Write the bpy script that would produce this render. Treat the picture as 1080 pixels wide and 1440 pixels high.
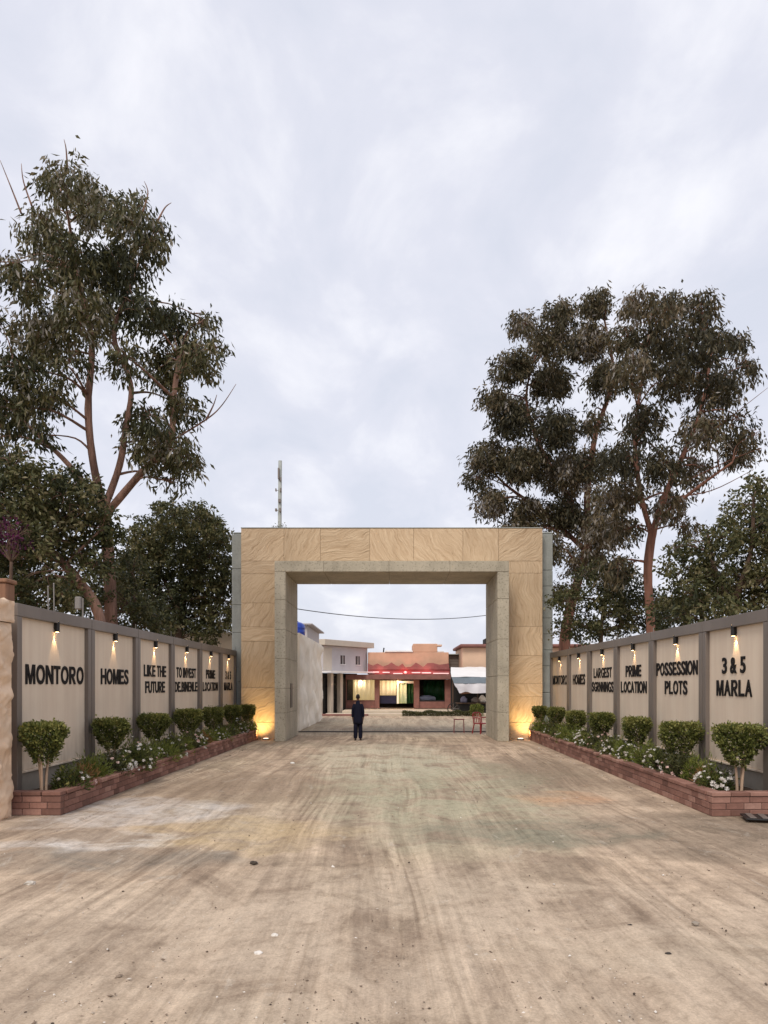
import bpy, math, random
import numpy as np
from mathutils import Vector, Matrix
R = math.radians
random.seed(7); RNG = np.random.default_rng(7)
scene = bpy.context.scene
for o in list(bpy.data.objects): bpy.data.objects.remove(o)

# ------------------------------------------------------------------ camera
F, VX, VY, H = 1085.0, 553.0, 963.0, 2.0        # focal length, vanishing point (photo pixels), eye height
cam = bpy.data.cameras.new('camera'); camo = bpy.data.objects.new('camera', cam)
scene.collection.objects.link(camo); scene.camera = camo
camo.location = (0, 0, H); camo.rotation_euler = (R(90), 0, 0)
cam.sensor_width = 36; cam.lens = F / 1440 * 36
cam.shift_x = (540 - VX) / 1440; cam.shift_y = (VY - 720) / 1440
cam.clip_end = 5000
scene.render.resolution_x = 768; scene.render.resolution_y = 1024

# ------------------------------------------------------------------ sky
SUN_EL, SUN_AZ = R(48), R(200)      # azimuth clockwise from +Y: behind the camera, a little left
world = bpy.data.worlds.new('World'); scene.world = world; world.use_nodes = True
nt = world.node_tree; nt.nodes.clear(); N = nt.nodes.new; L = nt.links.new
wo = N('ShaderNodeOutputWorld'); bg = N('ShaderNodeBackground'); bg.inputs[1].default_value = 0.1
L(bg.outputs[0], wo.inputs[0])
sky = N('ShaderNodeTexSky'); sky.sky_type = 'NISHITA'; sky.sun_disc = False
sky.sun_elevation = SUN_EL; sky.sun_rotation = SUN_AZ; sky.air_density = 1.2; sky.dust_density = 2.0
tc = N('ShaderNodeTexCoord'); sp = N('ShaderNodeSeparateXYZ'); L(tc.outputs['Generated'], sp.inputs[0])
def wm(op, a, b):
    n = N('ShaderNodeMath'); n.operation = op
    for i, v in enumerate((a, b)):
        if isinstance(v, (int, float)): n.inputs[i].default_value = v
        else: L(v, n.inputs[i])
    return n.outputs[0]
zz = wm('ADD', wm('MAXIMUM', sp.outputs[2], 0.0), 0.38)
cx = wm('DIVIDE', sp.outputs[0], zz); cy = wm('DIVIDE', sp.outputs[1], zz)
cb = N('ShaderNodeCombineXYZ'); L(cx, cb.inputs[0]); L(wm('MULTIPLY', cy, 0.72), cb.inputs[1])
n1 = N('ShaderNodeTexNoise'); n1.inputs['Scale'].default_value = 4.6; n1.inputs['Detail'].default_value = 7; n1.inputs['Roughness'].default_value = 0.56; n1.inputs['Distortion'].default_value = 0.3
L(cb.outputs[0], n1.inputs['Vector'])
cr = N('ShaderNodeValToRGB'); L(n1.outputs[0], cr.inputs[0])
cr.color_ramp.elements[0].position = 0.36; cr.color_ramp.elements[0].color = (5.3, 5.5, 6.25, 1)
cr.color_ramp.elements[1].position = 0.68; cr.color_ramp.elements[1].color = (7.15, 7.15, 7.55, 1)
e = cr.color_ramp.elements.new(0.5); e.color = (5.8, 5.9, 6.6, 1)
mx = N('ShaderNodeMixRGB'); mx.inputs[0].default_value = 0.93
L(sky.outputs[0], mx.inputs[1]); L(cr.outputs[0], mx.inputs[2]); L(mx.outputs[0], bg.inputs[0])

# ------------------------------------------------------------------ sun behind the cloud deck
sl = bpy.data.lights.new('sun', 'SUN'); sl.energy = 1.5; sl.angle = R(22); sl.color = (1, 0.91, 0.80)
so = bpy.data.objects.new('sun', sl); scene.collection.objects.link(so)
sd = Vector((math.sin(SUN_AZ)*math.cos(SUN_EL), math.cos(SUN_AZ)*math.cos(SUN_EL), math.sin(SUN_EL)))
so.rotation_euler = (-sd).to_track_quat('-Z', 'Y').to_euler(); so.location = (0, -10, 30)
vs = scene.view_settings; vs.view_transform = 'Standard'; vs.look = 'None'; vs.exposure = 0.5; vs.gamma = 1

# ------------------------------------------------------------------ helpers
def P(px, py, D): return ((px-VX)/F*D, D, H-(py-VY)/F*D)
def srgb(r, g, b):
    f = lambda c: (c/255/12.92) if c/255 <= 0.04045 else ((c/255+0.055)/1.055)**2.4
    return (f(r), f(g), f(b), 1)
def link(o): scene.collection.objects.link(o); return o
def root_loc(p):
    v = Vector((0, 0, 0))
    while p: v += p.location; p = p.parent
    return v
def tag(o, label=None, cat=None, group=None, kind=None):
    if label: o['label'] = label
    if cat: o['category'] = cat
    if group: o['group'] = group
    if kind: o['kind'] = kind
    return o
def thing(name, loc, label, cat, group=None):
    o = link(bpy.data.objects.new(name, None)); o.location = loc; o.empty_display_size = 0.1
    return tag(o, label, cat, group)

class MB:
    def __init__(s): s.v = []; s.f = []; s.sm = False
    def add(s, v, f):
        k = len(s.v); s.v += [tuple(p) for p in v]; s.f += [tuple(i+k for i in q) for q in f]; return s
    def box(s, x0, x1, y0, y1, z0, z1):
        return s.add([(x0,y0,z0),(x1,y0,z0),(x1,y1,z0),(x0,y1,z0),(x0,y0,z1),(x1,y0,z1),(x1,y1,z1),(x0,y1,z1)],
                     [(0,3,2,1),(4,5,6,7),(0,1,5,4),(1,2,6,5),(2,3,7,6),(3,0,4,7)])
    def cbox(s, x0, x1, y0, y1, z0, z1, c=0.01):          # box with chamfered edges
        vs_ = []; idx = {}
        for ix in (0,1):
            for iy in (0,1):
                for iz in (0,1):
                    X = (x0,x1)[ix]; Y = (y0,y1)[iy]; Z = (z0,z1)[iz]
                    dx = c*(1-2*ix); dy = c*(1-2*iy); dz = c*(1-2*iz)
                    for a, p in enumerate(((X,Y+dy,Z+dz),(X+dx,Y,Z+dz),(X+dx,Y+dy,Z))):
                        idx[(ix,iy,iz,a)] = len(vs_); vs_.append(p)
        f = []
        for a in range(3):                                  # main faces
            o1, o2 = [(1,2),(2,0),(0,1)][a]
            for sgn in (0,1):
                q = []
                for u, w in ((0,0),(1,0),(1,1),(0,1)):
                    k = [0,0,0]; k[a] = sgn; k[o1] = u; k[o2] = w; q.append(idx[(*k,a)])
                f.append(tuple(q) if sgn else tuple(q[::-1]))
        for a in range(3):                                  # edge chamfers along axis a
            o1, o2 = [(1,2),(2,0),(0,1)][a]
            for u in (0,1):
                for w in (0,1):
                    k0 = [0,0,0]; k0[o1] = u; k0[o2] = w; k1 = list(k0); k1[a] = 1
                    q = (idx[(*k0,o1)], idx[(*k1,o1)], idx[(*k1,o2)], idx[(*k0,o2)])
                    f.append(q if u == w else q[::-1])
        for ix in (0,1):
            for iy in (0,1):
                for iz in (0,1):
                    q = tuple(idx[(ix,iy,iz,a)] for a in range(3))
                    f.append(q if (ix+iy+iz) % 2 else q[::-1])
        return s.add(vs_, f)
    def tube(s, pts, rad, n=8, cap=True):
        pts = [Vector(p) for p in pts]
        if not hasattr(rad, '__len__'): rad = [rad]*len(pts)
        k = len(s.v); up = None
        for i, p in enumerate(pts):
            d = (pts[min(i+1, len(pts)-1)] - pts[max(i-1, 0)])
            d = d.normalized() if d.length > 1e-9 else Vector((0,0,1))
            if up is None: up = d.orthogonal().normalized()
            up = (up - d*up.dot(d)); up = up.normalized() if up.length > 1e-6 else d.orthogonal().normalized()
            w = d.cross(up)
            for j in range(n):
                a = 2*math.pi*j/n
                s.v.append(tuple(p + (up*math.cos(a) + w*math.sin(a))*rad[i]))
        for i in range(len(pts)-1):
            for j in range(n):
                a, b = k+i*n+j, k+i*n+(j+1) % n
                s.f.append((a, b, b+n, a+n))
        if cap:
            s.f.append(tuple(range(k+n-1, k-1, -1))); e_ = k+(len(pts)-1)*n; s.f.append(tuple(range(e_, e_+n)))
        return s
    def lathe(s, c, prof, n=16):
        k = len(s.v)
        for r, z in prof:
            for j in range(n):
                a = 2*math.pi*j/n; s.v.append((c[0]+r*math.cos(a), c[1]+r*math.sin(a), c[2]+z))
        for i in range(len(prof)-1):
            for j in range(n):
                a, b = k+i*n+j, k+i*n+(j+1) % n; s.f.append((a, b, b+n, a+n))
        s.f.append(tuple(range(k+n-1, k-1, -1))); e_ = k+(len(prof)-1)*n; s.f.append(tuple(range(e_, e_+n)))
        return s
    def rotz(s, ang, c):
        ca, sa = math.cos(ang), math.sin(ang)
        s.v = [(c[0]+(x-c[0])*ca-(y-c[1])*sa, c[1]+(x-c[0])*sa+(y-c[1])*ca, z) for x, y, z in s.v]; return s
    def mesh(s, name, off=(0,0,0)):
        me = bpy.data.meshes.new(name)
        me.from_pydata([(x-off[0], y-off[1], z-off[2]) for x, y, z in s.v], [], s.f)
        if s.sm: me.polygons.foreach_set('use_smooth', [True]*len(me.polygons))
        me.update(); return me
    def build(s, name, mat, parent=None, smooth=False):
        s.sm = smooth
        if parent: off = root_loc(parent)
        else:
            xs = [v[0] for v in s.v]; ys = [v[1] for v in s.v]; zs = [v[2] for v in s.v]
            off = Vector(((min(xs)+max(xs))/2, (min(ys)+max(ys))/2, min(zs)))
        o = link(bpy.data.objects.new(name, s.mesh(name, off)))
        o.data.materials.append(mat)
        if parent: o.parent = parent
        else: o.location = off
        return o
def prism(poly, y0, y1):                # outline in XZ, thickness in Y
    m = MB(); n = len(poly)
    m.v = [(x, y0, z) for x, z in poly] + [(x, y1, z) for x, z in poly]
    m.f = [tuple(range(n)), tuple(range(2*n-1, n-1, -1))] + [((i+1) % n, i, i+n, (i+1) % n+n) for i in range(n)]
    return m

# value noise for geometry
def vnoise(x, y, seed=0):
    xi = np.floor(x).astype(np.int64); yi = np.floor(y).astype(np.int64); fx = x-xi; fy = y-yi
    def h(a, b):
        n = (a*374761393 + b*668265263 + seed*1442695041) & 0xffffffff
        n = ((n ^ (n >> 13))*1274126177) & 0xffffffff
        return ((n ^ (n >> 16)) & 0xffff)/65535.0
    fx = fx*fx*(3-2*fx); fy = fy*fy*(3-2*fy)
    return (h(xi,yi)*(1-fx)+h(xi+1,yi)*fx)*(1-fy)+(h(xi,yi+1)*(1-fx)+h(xi+1,yi+1)*fx)*fy

# ------------------------------------------------------------------ materials
class MT:
    def __init__(s, name, rough=0.8, spec=0.3, metal=0):
        s.m = bpy.data.materials.new(name); s.m.use_nodes = True; s.t = s.m.node_tree
        s.b = s.t.nodes['Principled BSDF']; s.b.inputs['Roughness'].default_value = rough
        s.b.inputs['Specular IOR Level'].default_value = spec; s.b.inputs['Metallic'].default_value = metal
        s.out = s.t.nodes['Material Output']; s.tc = s.n('ShaderNodeTexCoord')
    def n(s, t): return s.t.nodes.new(t)
    def l(s, a, b): s.t.links.new(a, b)
    def vec(s, scale=(1,1,1), rot=(0,0,0), src='Object'):
        mp = s.n('ShaderNodeMapping'); mp.inputs['Scale'].default_value = scale; mp.inputs['Rotation'].default_value = rot
        s.l(s.tc.outputs[src], mp.inputs[0]); return mp.outputs[0]
    def noise(s, vec, scale, detail=4, rough=0.55, dist=0):
        n = s.n('ShaderNodeTexNoise'); n.inputs['Scale'].default_value = scale; n.inputs['Detail'].default_value = detail
        n.inputs['Roughness'].default_value = rough; n.inputs['Distortion'].default_value = dist
        s.l(vec, n.inputs['Vector']); return n.outputs[0]
    def ramp(s, fac, stops):
        r = s.n('ShaderNodeValToRGB'); s.l(fac, r.inputs[0]); el = r.color_ramp.elements
        while len(el) < len(stops): el.new(0.5)
        for e_, (p, c) in zip(el, stops):
            e_.position = p; e_.color = c if len(c) == 4 else (*c, 1)
        return r.outputs[0]
    def mix(s, fac, a, b, mode='MIX'):
        n = s.n('ShaderNodeMixRGB'); n.blend_type = mode
        for i, v in enumerate((fac, a, b)):
            if isinstance(v, (int, float)): n.inputs[i].default_value = v
            elif isinstance(v, (tuple, list)): n.inputs[i].default_value = v if len(v) == 4 else (*v, 1)
            else: s.l(v, n.inputs[i])
        return n.outputs[0]
    def math(s, op, a, b=0.0, clamp=False):
        n = s.n('ShaderNodeMath'); n.operation = op; n.use_clamp = clamp
        for i, v in enumerate((a, b)):
            if isinstance(v, (int, float)): n.inputs[i].default_value = v
            else: s.l(v, n.inputs[i])
        return n.outputs[0]
    def col(s, c):
        if isinstance(c, tuple): s.b.inputs['Base Color'].default_value = c if len(c) == 4 else (*c, 1)
        else: s.l(c, s.b.inputs['Base Color'])
        return s
    def bump(s, h, strength=0.3, dist=0.01, prev=None):
        n = s.n('ShaderNodeBump'); n.inputs['Strength'].default_value = strength; n.inputs['Distance'].default_value = dist
        s.l(h, n.inputs['Height']); s.l(n.outputs[0], s.b.inputs['Normal'])
        if prev is not None: s.l(prev, n.inputs['Normal'])
        return n.outputs[0]
def simple(name, c, rough=0.8, var=0.25, scale=6, bump=0.15, metal=0, spec=0.3, bd=0.01, stretch=(1,1,1)):
    m = MT(name, rough, spec, metal); v = m.vec(stretch); n = m.noise(v, scale, 6, 0.6)
    a = tuple(x*(1-var) for x in c[:3]); b = tuple(min(1, x*(1+var)) for x in c[:3])
    m.col(m.ramp(n, [(0.3, a), (0.7, b)]))
    if bump: m.bump(m.noise(v, scale*6, 4), bump, bd)
    return m.m
def emit(name, c, s):
    m = MT(name); m.col((0.6,0.6,0.6)); m.b.inputs['Emission Color'].default_value = (*c[:3], 1); m.b.inputs['Emission Strength'].default_value = s; return m.m
def leafmat(name, stops, rough=0.5, trans=0.25):
    m = MT(name, rough, 0.25); a = m.n('ShaderNodeAttribute'); a.attribute_name = 'v'
    c = m.ramp(a.outputs['Fac'], stops); m.col(c)
    tr = m.n('ShaderNodeBsdfTranslucent'); m.l(c, tr.inputs[0]); ms = m.n('ShaderNodeMixShader'); ms.inputs[0].default_value = trans
    m.l(m.b.outputs[0], ms.inputs[1]); m.l(tr.outputs[0], ms.inputs[2]); m.l(ms.outputs[0], m.out.inputs[0]); return m.m
M = {}

def ground_mat():
    m = MT('dusty_ground', 0.92, 0.2); v = m.vec()
    big = m.noise(v, 0.16, 5, 0.55, 0.6)
    fine = m.noise(m.vec((9.0, 0.5, 1)), 1.0, 5, 0.6, 0.4)
    mid = m.noise(v, 0.9, 10, 0.68, 0.8); clod = m.noise(m.vec((1.3,0.8,1)), 7, 8, 0.7, 0.5)
    bendv = m.n('ShaderNodeTexNoise'); bendv.inputs['Scale'].default_value = 1.0; bendv.inputs['Detail'].default_value = 1; m.l(m.vec((0.16,0.075,1)), bendv.inputs['Vector'])
    bv = m.n('ShaderNodeVectorMath'); bv.operation = 'MULTIPLY_ADD'; m.l(bendv.outputs['Color'], bv.inputs[0]); bv.inputs[1].default_value = (2.2,0,0); m.l(v, bv.inputs[2])
    bm = m.n('ShaderNodeMapping'); bm.inputs['Scale'].default_value = (16,0.30,1); m.l(bv.outputs[0], bm.inputs[0])
    trk = m.noise(bm.outputs[0], 1.0, 4, 0.6, 0.3)
    bm2 = m.n('ShaderNodeMapping'); bm2.inputs['Scale'].default_value = (2.4,0.14,1); m.l(bv.outputs[0], bm2.inputs[0])
    streak = m.noise(bm2.outputs[0], 1.0, 9, 0.66, 0.4)
    tm = m.ramp(m.noise(m.vec((0.9,0.2,1)), 1.0, 5, 0.6), [(0.42,(0,0,0)),(0.62,(0.9,0.9,0.9))])
    grit = m.noise(v, 48, 6, 0.8)
    c = m.ramp(big, [(0.32, srgb(174,155,136)), (0.5, srgb(194,174,153)), (0.68, srgb(187,172,150))])
    c = m.mix(m.ramp(streak, [(0.41, (0,0,0)), (0.57, (1,1,1))]), m.mix(1.0, c, (0.73,0.70,0.67), 'MULTIPLY'), m.mix(1.0, c, (1.10,1.09,1.06), 'MULTIPLY'))
    c = m.mix(0.55, c, m.mix(1.0, c, m.ramp(mid, [(0.36, (0.50,0.48,0.47)), (0.58, (1.2,1.18,1.16))]), 'MULTIPLY'))
    c = m.mix(0.4, c, m.mix(1.0, c, m.ramp(fine, [(0.35, (0.68,0.66,0.63)), (0.65, (1.15,1.15,1.15))]), 'MULTIPLY'))
    # stains: (x, y, rx, ry, colour, amount)
    sx = m.n('ShaderNodeSeparateXYZ'); warp = m.n('ShaderNodeTexNoise'); warp.inputs['Scale'].default_value = 0.8; warp.inputs['Detail'].default_value = 4
    m.l(v, warp.inputs['Vector'])
    wv = m.n('ShaderNodeVectorMath'); wv.operation = 'MULTIPLY_ADD'; m.l(warp.outputs['Color'], wv.inputs[0]); wv.inputs[1].default_value = (1.8,2.4,0); m.l(v, wv.inputs[2])
    m.l(wv.outputs[0], sx.inputs[0])
    for x, y, rx, ry, cc, amt in (
            (0.9, 15.5, 2.6, 7.5, srgb(168,166,140), 0.75), (-0.2, 21.5, 2.4, 6, srgb(196,188,164), 0.75),
            (-2.2, 10.3, 1.7, 1.3, srgb(192,168,124), 0.5), (2.9, 13.3, 1.1, .8, srgb(196,150,115), 0.6),
            (-4.0, 12.0, 1.9, 1.5, srgb(204,200,196), 0.65), (-4.0, 9.8, 1.3, 0.8, srgb(214,210,205), 0.7),
            (-3.3, 8.7, 1.6, 0.8, srgb(122,116,106), 0.75), (4.5, 10.4, 2.3, 1.9, srgb(112,98,82), 0.8),
            (1.9, 10.4, 1.9, 1.1, srgb(122,120,104), 0.65), (-2.8, 15.0, 2.0, 2.4, srgb(138,120,100), 0.7), (3.4, 17.5, 1.6, 4.0, srgb(128,116,98), 0.5), (0.0, 6.0, 4.5, 2.6, srgb(196,180,160), 0.5),
            (0.0, 38.0, 9.0, 9.0, srgb(158,152,134), 0.6)):
        # the warp adds about half its amplitude: shift the centre accordingly
        dx = m.math('DIVIDE', m.math('SUBTRACT', sx.outputs[0], x+0.9), rx); dy = m.math('DIVIDE', m.math('SUBTRACT', sx.outputs[1], y+1.2), ry)
        d2 = m.math('ADD', m.math('MULTIPLY', dx, dx), m.math('MULTIPLY', dy, dy))
        k = m.math('MULTIPLY', m.math('SUBTRACT', 1.0, m.math('MULTIPLY', d2, d2), True), amt)
        k = m.math('MULTIPLY', k, m.ramp(mid, [(0.38, (0.1,0.1,0.1)), (0.56, (1,1,1))]))
        c = m.mix(k, c, cc)
    # thin pale dust drifts and dark specks
    dr = m.noise(m.vec((1.2, 0.5, 1), (0,0,0.5)), 2.0, 8, 0.7, 1.2)
    c = m.mix(m.ramp(dr, [(0.60, (0,0,0)), (0.74, (0.6,0.6,0.6))]), c, srgb(205,196,182))
    c = m.mix(0.5, c, m.mix(1.0, c, m.ramp(grit, [(0.3, (0.4,0.4,0.4)), (0.7, (1.35,1.35,1.35))]), 'MULTIPLY'))
    c = m.mix(0.6, c, m.mix(1.0, c, m.ramp(clod, [(0.34, (0.62,0.60,0.58)), (0.5, (1,1,1)), (0.66, (1.16,1.16,1.15))]), 'MULTIPLY'))
    c = m.mix(tm, c, m.mix(1.0, c, m.ramp(trk, [(0.34, (0.70,0.67,0.64)), (0.5, (1,1,1)), (0.66, (1.2,1.19,1.18))]), 'MULTIPLY'))
    m.col(c)
    h = m.math('ADD', m.math('ADD', m.math('MULTIPLY', streak, 1.0), m.math('MULTIPLY', fine, 0.35)), m.math('ADD', m.math('MULTIPLY', mid, 0.5), m.math('ADD', m.math('MULTIPLY', grit, 0.16), m.math('ADD', m.math('MULTIPLY', clod, 0.35), m.math('MULTIPLY', m.math('MULTIPLY', tm, trk), 0.5)))))
    m.bump(h, 0.6, 0.05); return m.m
M['ground'] = ground_mat()

def sandstone():
    m = MT('sandstone', 0.85, 0.2); oi = m.n('ShaderNodeObjectInfo')
    vr = m.n('ShaderNodeVectorRotate'); vr.rotation_type = 'Y_AXIS'; m.l(m.tc.outputs['Object'], vr.inputs['Vector'])
    m.l(m.math('MULTIPLY', oi.outputs['Random'], 40.0), vr.inputs['Angle'])
    nz = m.n('ShaderNodeTexNoise'); nz.inputs['Scale'].default_value = 0.8; nz.inputs['Detail'].default_value = 3; m.l(vr.outputs[0], nz.inputs['Vector'])
    wv = m.n('ShaderNodeVectorMath'); wv.operation = 'MULTIPLY_ADD'; m.l(nz.outputs['Color'], wv.inputs[0]); wv.inputs[1].default_value = (0.9,0.9,0.9); m.l(vr.outputs[0], wv.inputs[2])
    mp = m.n('ShaderNodeMapping'); mp.inputs['Scale'].default_value = (0.9, 1, 10); m.l(wv.outputs[0], mp.inputs[0])
    g = m.noise(mp.outputs[0], 1.6, 8, 0.62, 0.35)
    c = m.ramp(g, [(0.27, srgb(160,132,102)), (0.38, srgb(200,172,138)), (0.55, srgb(214,188,154)), (0.75, srgb(226,202,168))])
    c = m.mix(0.5, c, m.mix(1.0, c, m.ramp(m.noise(vr.outputs[0], 0.7, 3), [(0.3, (0.82,0.8,0.78)), (0.7, (1.08,1.08,1.08))]), 'MULTIPLY'))
    hv = m.math('ADD', m.math('MULTIPLY', oi.outputs['Random'], 0.16), 0.90)
    hs = m.n('ShaderNodeHueSaturation'); m.l(c, hs.inputs['Color']); m.l(hv, hs.inputs['Value']); hs.inputs['Saturation'].default_value = 0.95
    m.col(hs.outputs[0]); m.bump(g, 0.9, 0.05); return m.m
M['sandstone'] = sandstone()
def concrete(name, c, pit=1.0):
    m = MT(name, 0.85, 0.25); v = m.vec(); n = m.noise(v, 1.1, 7, 0.6); st = m.noise(m.vec((5,5,0.4)), 1.0, 5)
    cc = m.ramp(n, [(0.3, tuple(x*0.78 for x in c[:3])), (0.7, tuple(x*1.12 for x in c[:3]))])
    cc = m.mix(0.5, cc, m.mix(1.0, cc, m.ramp(st, [(0.3, (0.74,0.74,0.72)), (0.65, (1.08,1.08,1.08))]), 'MULTIPLY'))
    p = m.noise(v, 16, 3, 0.6); pr = m.ramp(p, [(0.36, (0.45,0.45,0.44)), (0.44, (1,1,1))])
    cc = m.mix(0.6*pit, cc, m.mix(1.0, cc, pr, 'MULTIPLY')); m.col(cc)
    m.bump(m.math('ADD', p, m.math('MULTIPLY', m.noise(v, 60, 3), 0.3)), 0.5, 0.015); return m.m
M['concrete'] = concrete('grey_concrete', srgb(184,175,156))
M['flank'] = concrete('pale_concrete', srgb(160,164,160), 0.3)
M['mortar'] = simple('mortar', srgb(150,130,106))
M['frame'] = simple('brown_grey_steel', srgb(116,107,100), 0.42, 0.14, 1.6, 0.05, 0.15, 0.5, stretch=(1,1,0.3))
def board_mat():
    m = MT('cream_board', 0.75, 0.25); v = m.vec((3.2,3.2,0.22)); n = m.noise(v, 1.5, 7, 0.6); b = m.noise(m.vec(), 0.8, 4)
    c = m.ramp(n, [(0.3, srgb(216,197,176)), (0.7, srgb(227,211,190))])
    c = m.mix(0.6, c, m.mix(1.0, c, m.ramp(b, [(0.3, (0.86,0.86,0.86)), (0.7, (1.05,1.05,1.05))]), 'MULTIPLY'))
    gr = m.n('ShaderNodeSeparateXYZ'); m.l(m.tc.outputs['Object'], gr.inputs[0]); dirt = m.math('MULTIPLY', m.math('SUBTRACT', 1.0, m.math('MULTIPLY', gr.outputs[2], 0.8), True), m.ramp(m.noise(m.vec((4,4,1.2)), 2.0, 7, 0.65), [(0.35,(0,0,0)),(0.7,(0.9,0.9,0.9))]))
    c = m.mix(dirt, c, srgb(150,128,106)); m.col(c); m.bump(n, 0.08, 0.01); return m.m
M['board'] = board_mat()
M['dado'] = simple('grey_dado', srgb(150,140,128), 0.8, 0.15, 2)
M['letter'] = simple('black_acrylic', (0.008,0.007,0.008), 0.6, 0.1, 3, 0, 0, 0.15)
M['black'] = simple('black_metal', (0.02,0.019,0.018), 0.45, 0.2, 8, 0.05, 0.3, 0.5)
def brick_mat():
    m = MT('red_brick', 0.88, 0.2); oi = m.n('ShaderNodeObjectInfo'); v = m.vec()
    c = m.ramp(oi.outputs['Random'], [(0.0, srgb(112,82,72)), (0.35, srgb(134,98,86)), (0.7, srgb(148,110,97)), (1.0, srgb(164,128,114))])
    n = m.noise(v, 14, 6, 0.65)
    c = m.mix(0.6, c, m.mix(1.0, c, m.ramp(n, [(0.3, (0.68,0.67,0.66)), (0.7, (1.15,1.15,1.15))]), 'MULTIPLY'))
    m.col(c); m.bump(n, 0.5, 0.01); return m.m
M['brick'] = brick_mat()
M['joint'] = simple('brick_joint', srgb(98,74,66))
M['soil'] = simple('planter_soil', srgb(70,55,42), 0.95, 0.4, 8, 0.6, bd=0.03)
M['bark'] = simple('eucalyptus_bark', srgb(136,106,92), 0.85, 0.6, 2.6, 0.8, bd=0.05, stretch=(2.5,2.5,0.35))
M['bark2'] = simple('red_bark', srgb(120,84,70), 0.85, 0.55, 2.4, 0.5, bd=0.03, stretch=(2.5,2.5,0.35))
M['bark3'] = simple('dark_bark', srgb(92,74,62), 0.9, 0.35, 3, 0.5, bd=0.02, stretch=(2.5,2.5,0.35))
M['stem'] = simple('pale_stem', srgb(170,145,122), 0.8, 0.25, 8, 0.3, stretch=(2,2,0.4))
M['leaf_euc'] = leafmat('eucalyptus_leaf', [(0.0, (0.028,0.032,0.014)), (0.45, (0.062,0.064,0.024)), (0.78, (0.115,0.100,0.040)), (0.92, (0.20,0.17,0.10)), (1.0, (0.30,0.28,0.24))])
M['leaf_eucb'] = leafmat('olive_brown_leaf', [(0.0, (0.034,0.033,0.019)), (0.45, (0.078,0.068,0.034)), (0.78, (0.14,0.105,0.055)), (0.9, (0.22,0.18,0.13)), (1.0, (0.32,0.30,0.28))])
M['leaf_dark'] = leafmat('dark_green_leaf', [(0.0, (0.028,0.034,0.015)), (0.45, (0.068,0.074,0.028)), (0.8, (0.14,0.13,0.052)), (1.0, (0.23,0.20,0.11))])
M['leaf_top'] = leafmat('topiary_leaf', [(0.0, (0.028,0.040,0.014)), (0.42, (0.090,0.108,0.028)), (0.75, (0.19,0.20,0.052)), (1.0, (0.32,0.30,0.10))])
M['leaf_lime'] = leafmat('light_green_leaf', [(0.0, (0.06,0.08,0.018)), (0.5, (0.15,0.18,0.035)), (1.0, (0.28,0.29,0.07))])
M['leaf_rust'] = leafmat('rust_leaf', [(0.0, (0.10,0.06,0.025)), (0.5, (0.24,0.12,0.045)), (1.0, (0.34,0.20,0.07))])
M['leaf_purple'] = leafmat('purple_bract', [(0.0, (0.035,0.010,0.028)), (1.0, (0.12,0.02,0.075))])
M['petal'] = leafmat('white_petal', [(0.0, (0.62,0.56,0.50)), (0.6, (0.80,0.77,0.72)), (1.0, (0.84,0.82,0.78))], 0.6, 0.3)
M['petal_pink'] = leafmat('pink_petal', [(0.0, (0.62,0.40,0.36)), (1.0, (0.80,0.62,0.55))], 0.6, 0.3)
M['lamp_glow'] = emit('lamp_glow', (1.0,0.62,0.28), 14)
M['white_glow'] = emit('lamp_lens', (1.0,0.85,0.6), 2.0)
M['pebble'] = simple('pebble', srgb(120,108,94), 0.9, 0.5, 4)

# ------------------------------------------------------------------ ground
def ground():
    xs = np.concatenate([[-1500,-500,-200,-90,-45,-25,-15,-10,-7.5], np.arange(-6,6.001,0.06), [7.5,10,15,25,45,90,200,500,1500]])
    ys = np.concatenate([[-600,-100,-30,-10,0,2], np.arange(3,27.5,0.07), np.arange(27.6,60,0.6), [70,90,130,200,400,900,2500]])
    X, Y = np.meshgrid(xs, ys)
    bend = X + 0.25*np.sin(Y*0.21) + 0.02*(Y-5)*np.sign(X)*0
    z = 0.022*(vnoise(bend*1.6, Y*0.10, 1)-0.5) + 0.014*(vnoise(bend*5.5, Y*0.22, 2)-0.5) + 0.02*(vnoise(X*0.7, Y*0.5, 3)-0.5) + 0.007*(vnoise(X*9, Y*4, 4)-0.5)
    for cxr, w, d in ((-1.55,0.22,0.02), (-0.05,0.2,0.022), (1.35,0.24,0.018), (-3.0,0.22,0.018), (2.7,0.2,0.016), (-3.9,0.16,0.014)):
        c = cxr + 0.5*(vnoise(Y*0.11+cxr*9, Y*0+3.0, 5)-0.5)
        g = np.exp(-((X-c)/w)**2); z += -d*g + 0.6*d*np.exp(-((np.abs(X-c)-1.7*w)/(0.5*w))**2)
        z += 0.005*g*np.sin(Y*26)*vnoise(X*1.0, Y*0.35, 8)
    mask = np.clip((4.75-np.abs(X))/0.6, 0, 1)*np.clip((26.6-Y)/2, 0, 1)*np.clip((Y-2.5)/1, 0, 1)
    z = (z+0.004)*mask
    nx, ny = len(xs), len(ys)
    me = bpy.data.meshes.new('ground')
    v = np.stack([X.ravel(), Y.ravel(), z.ravel()], 1)
    i = np.arange(nx*ny).reshape(ny, nx)
    f = np.stack([i[:-1,:-1], i[:-1,1:], i[1:,1:], i[1:,:-1]], -1).reshape(-1, 4)
    me.from_pydata(v.tolist(), [], f.tolist()); me.polygons.foreach_set('use_smooth', [True]*len(me.polygons))
    o = link(bpy.data.objects.new('ground', me)); me.materials.append(M['ground']); tag(o, kind='structure')
ground()

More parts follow.
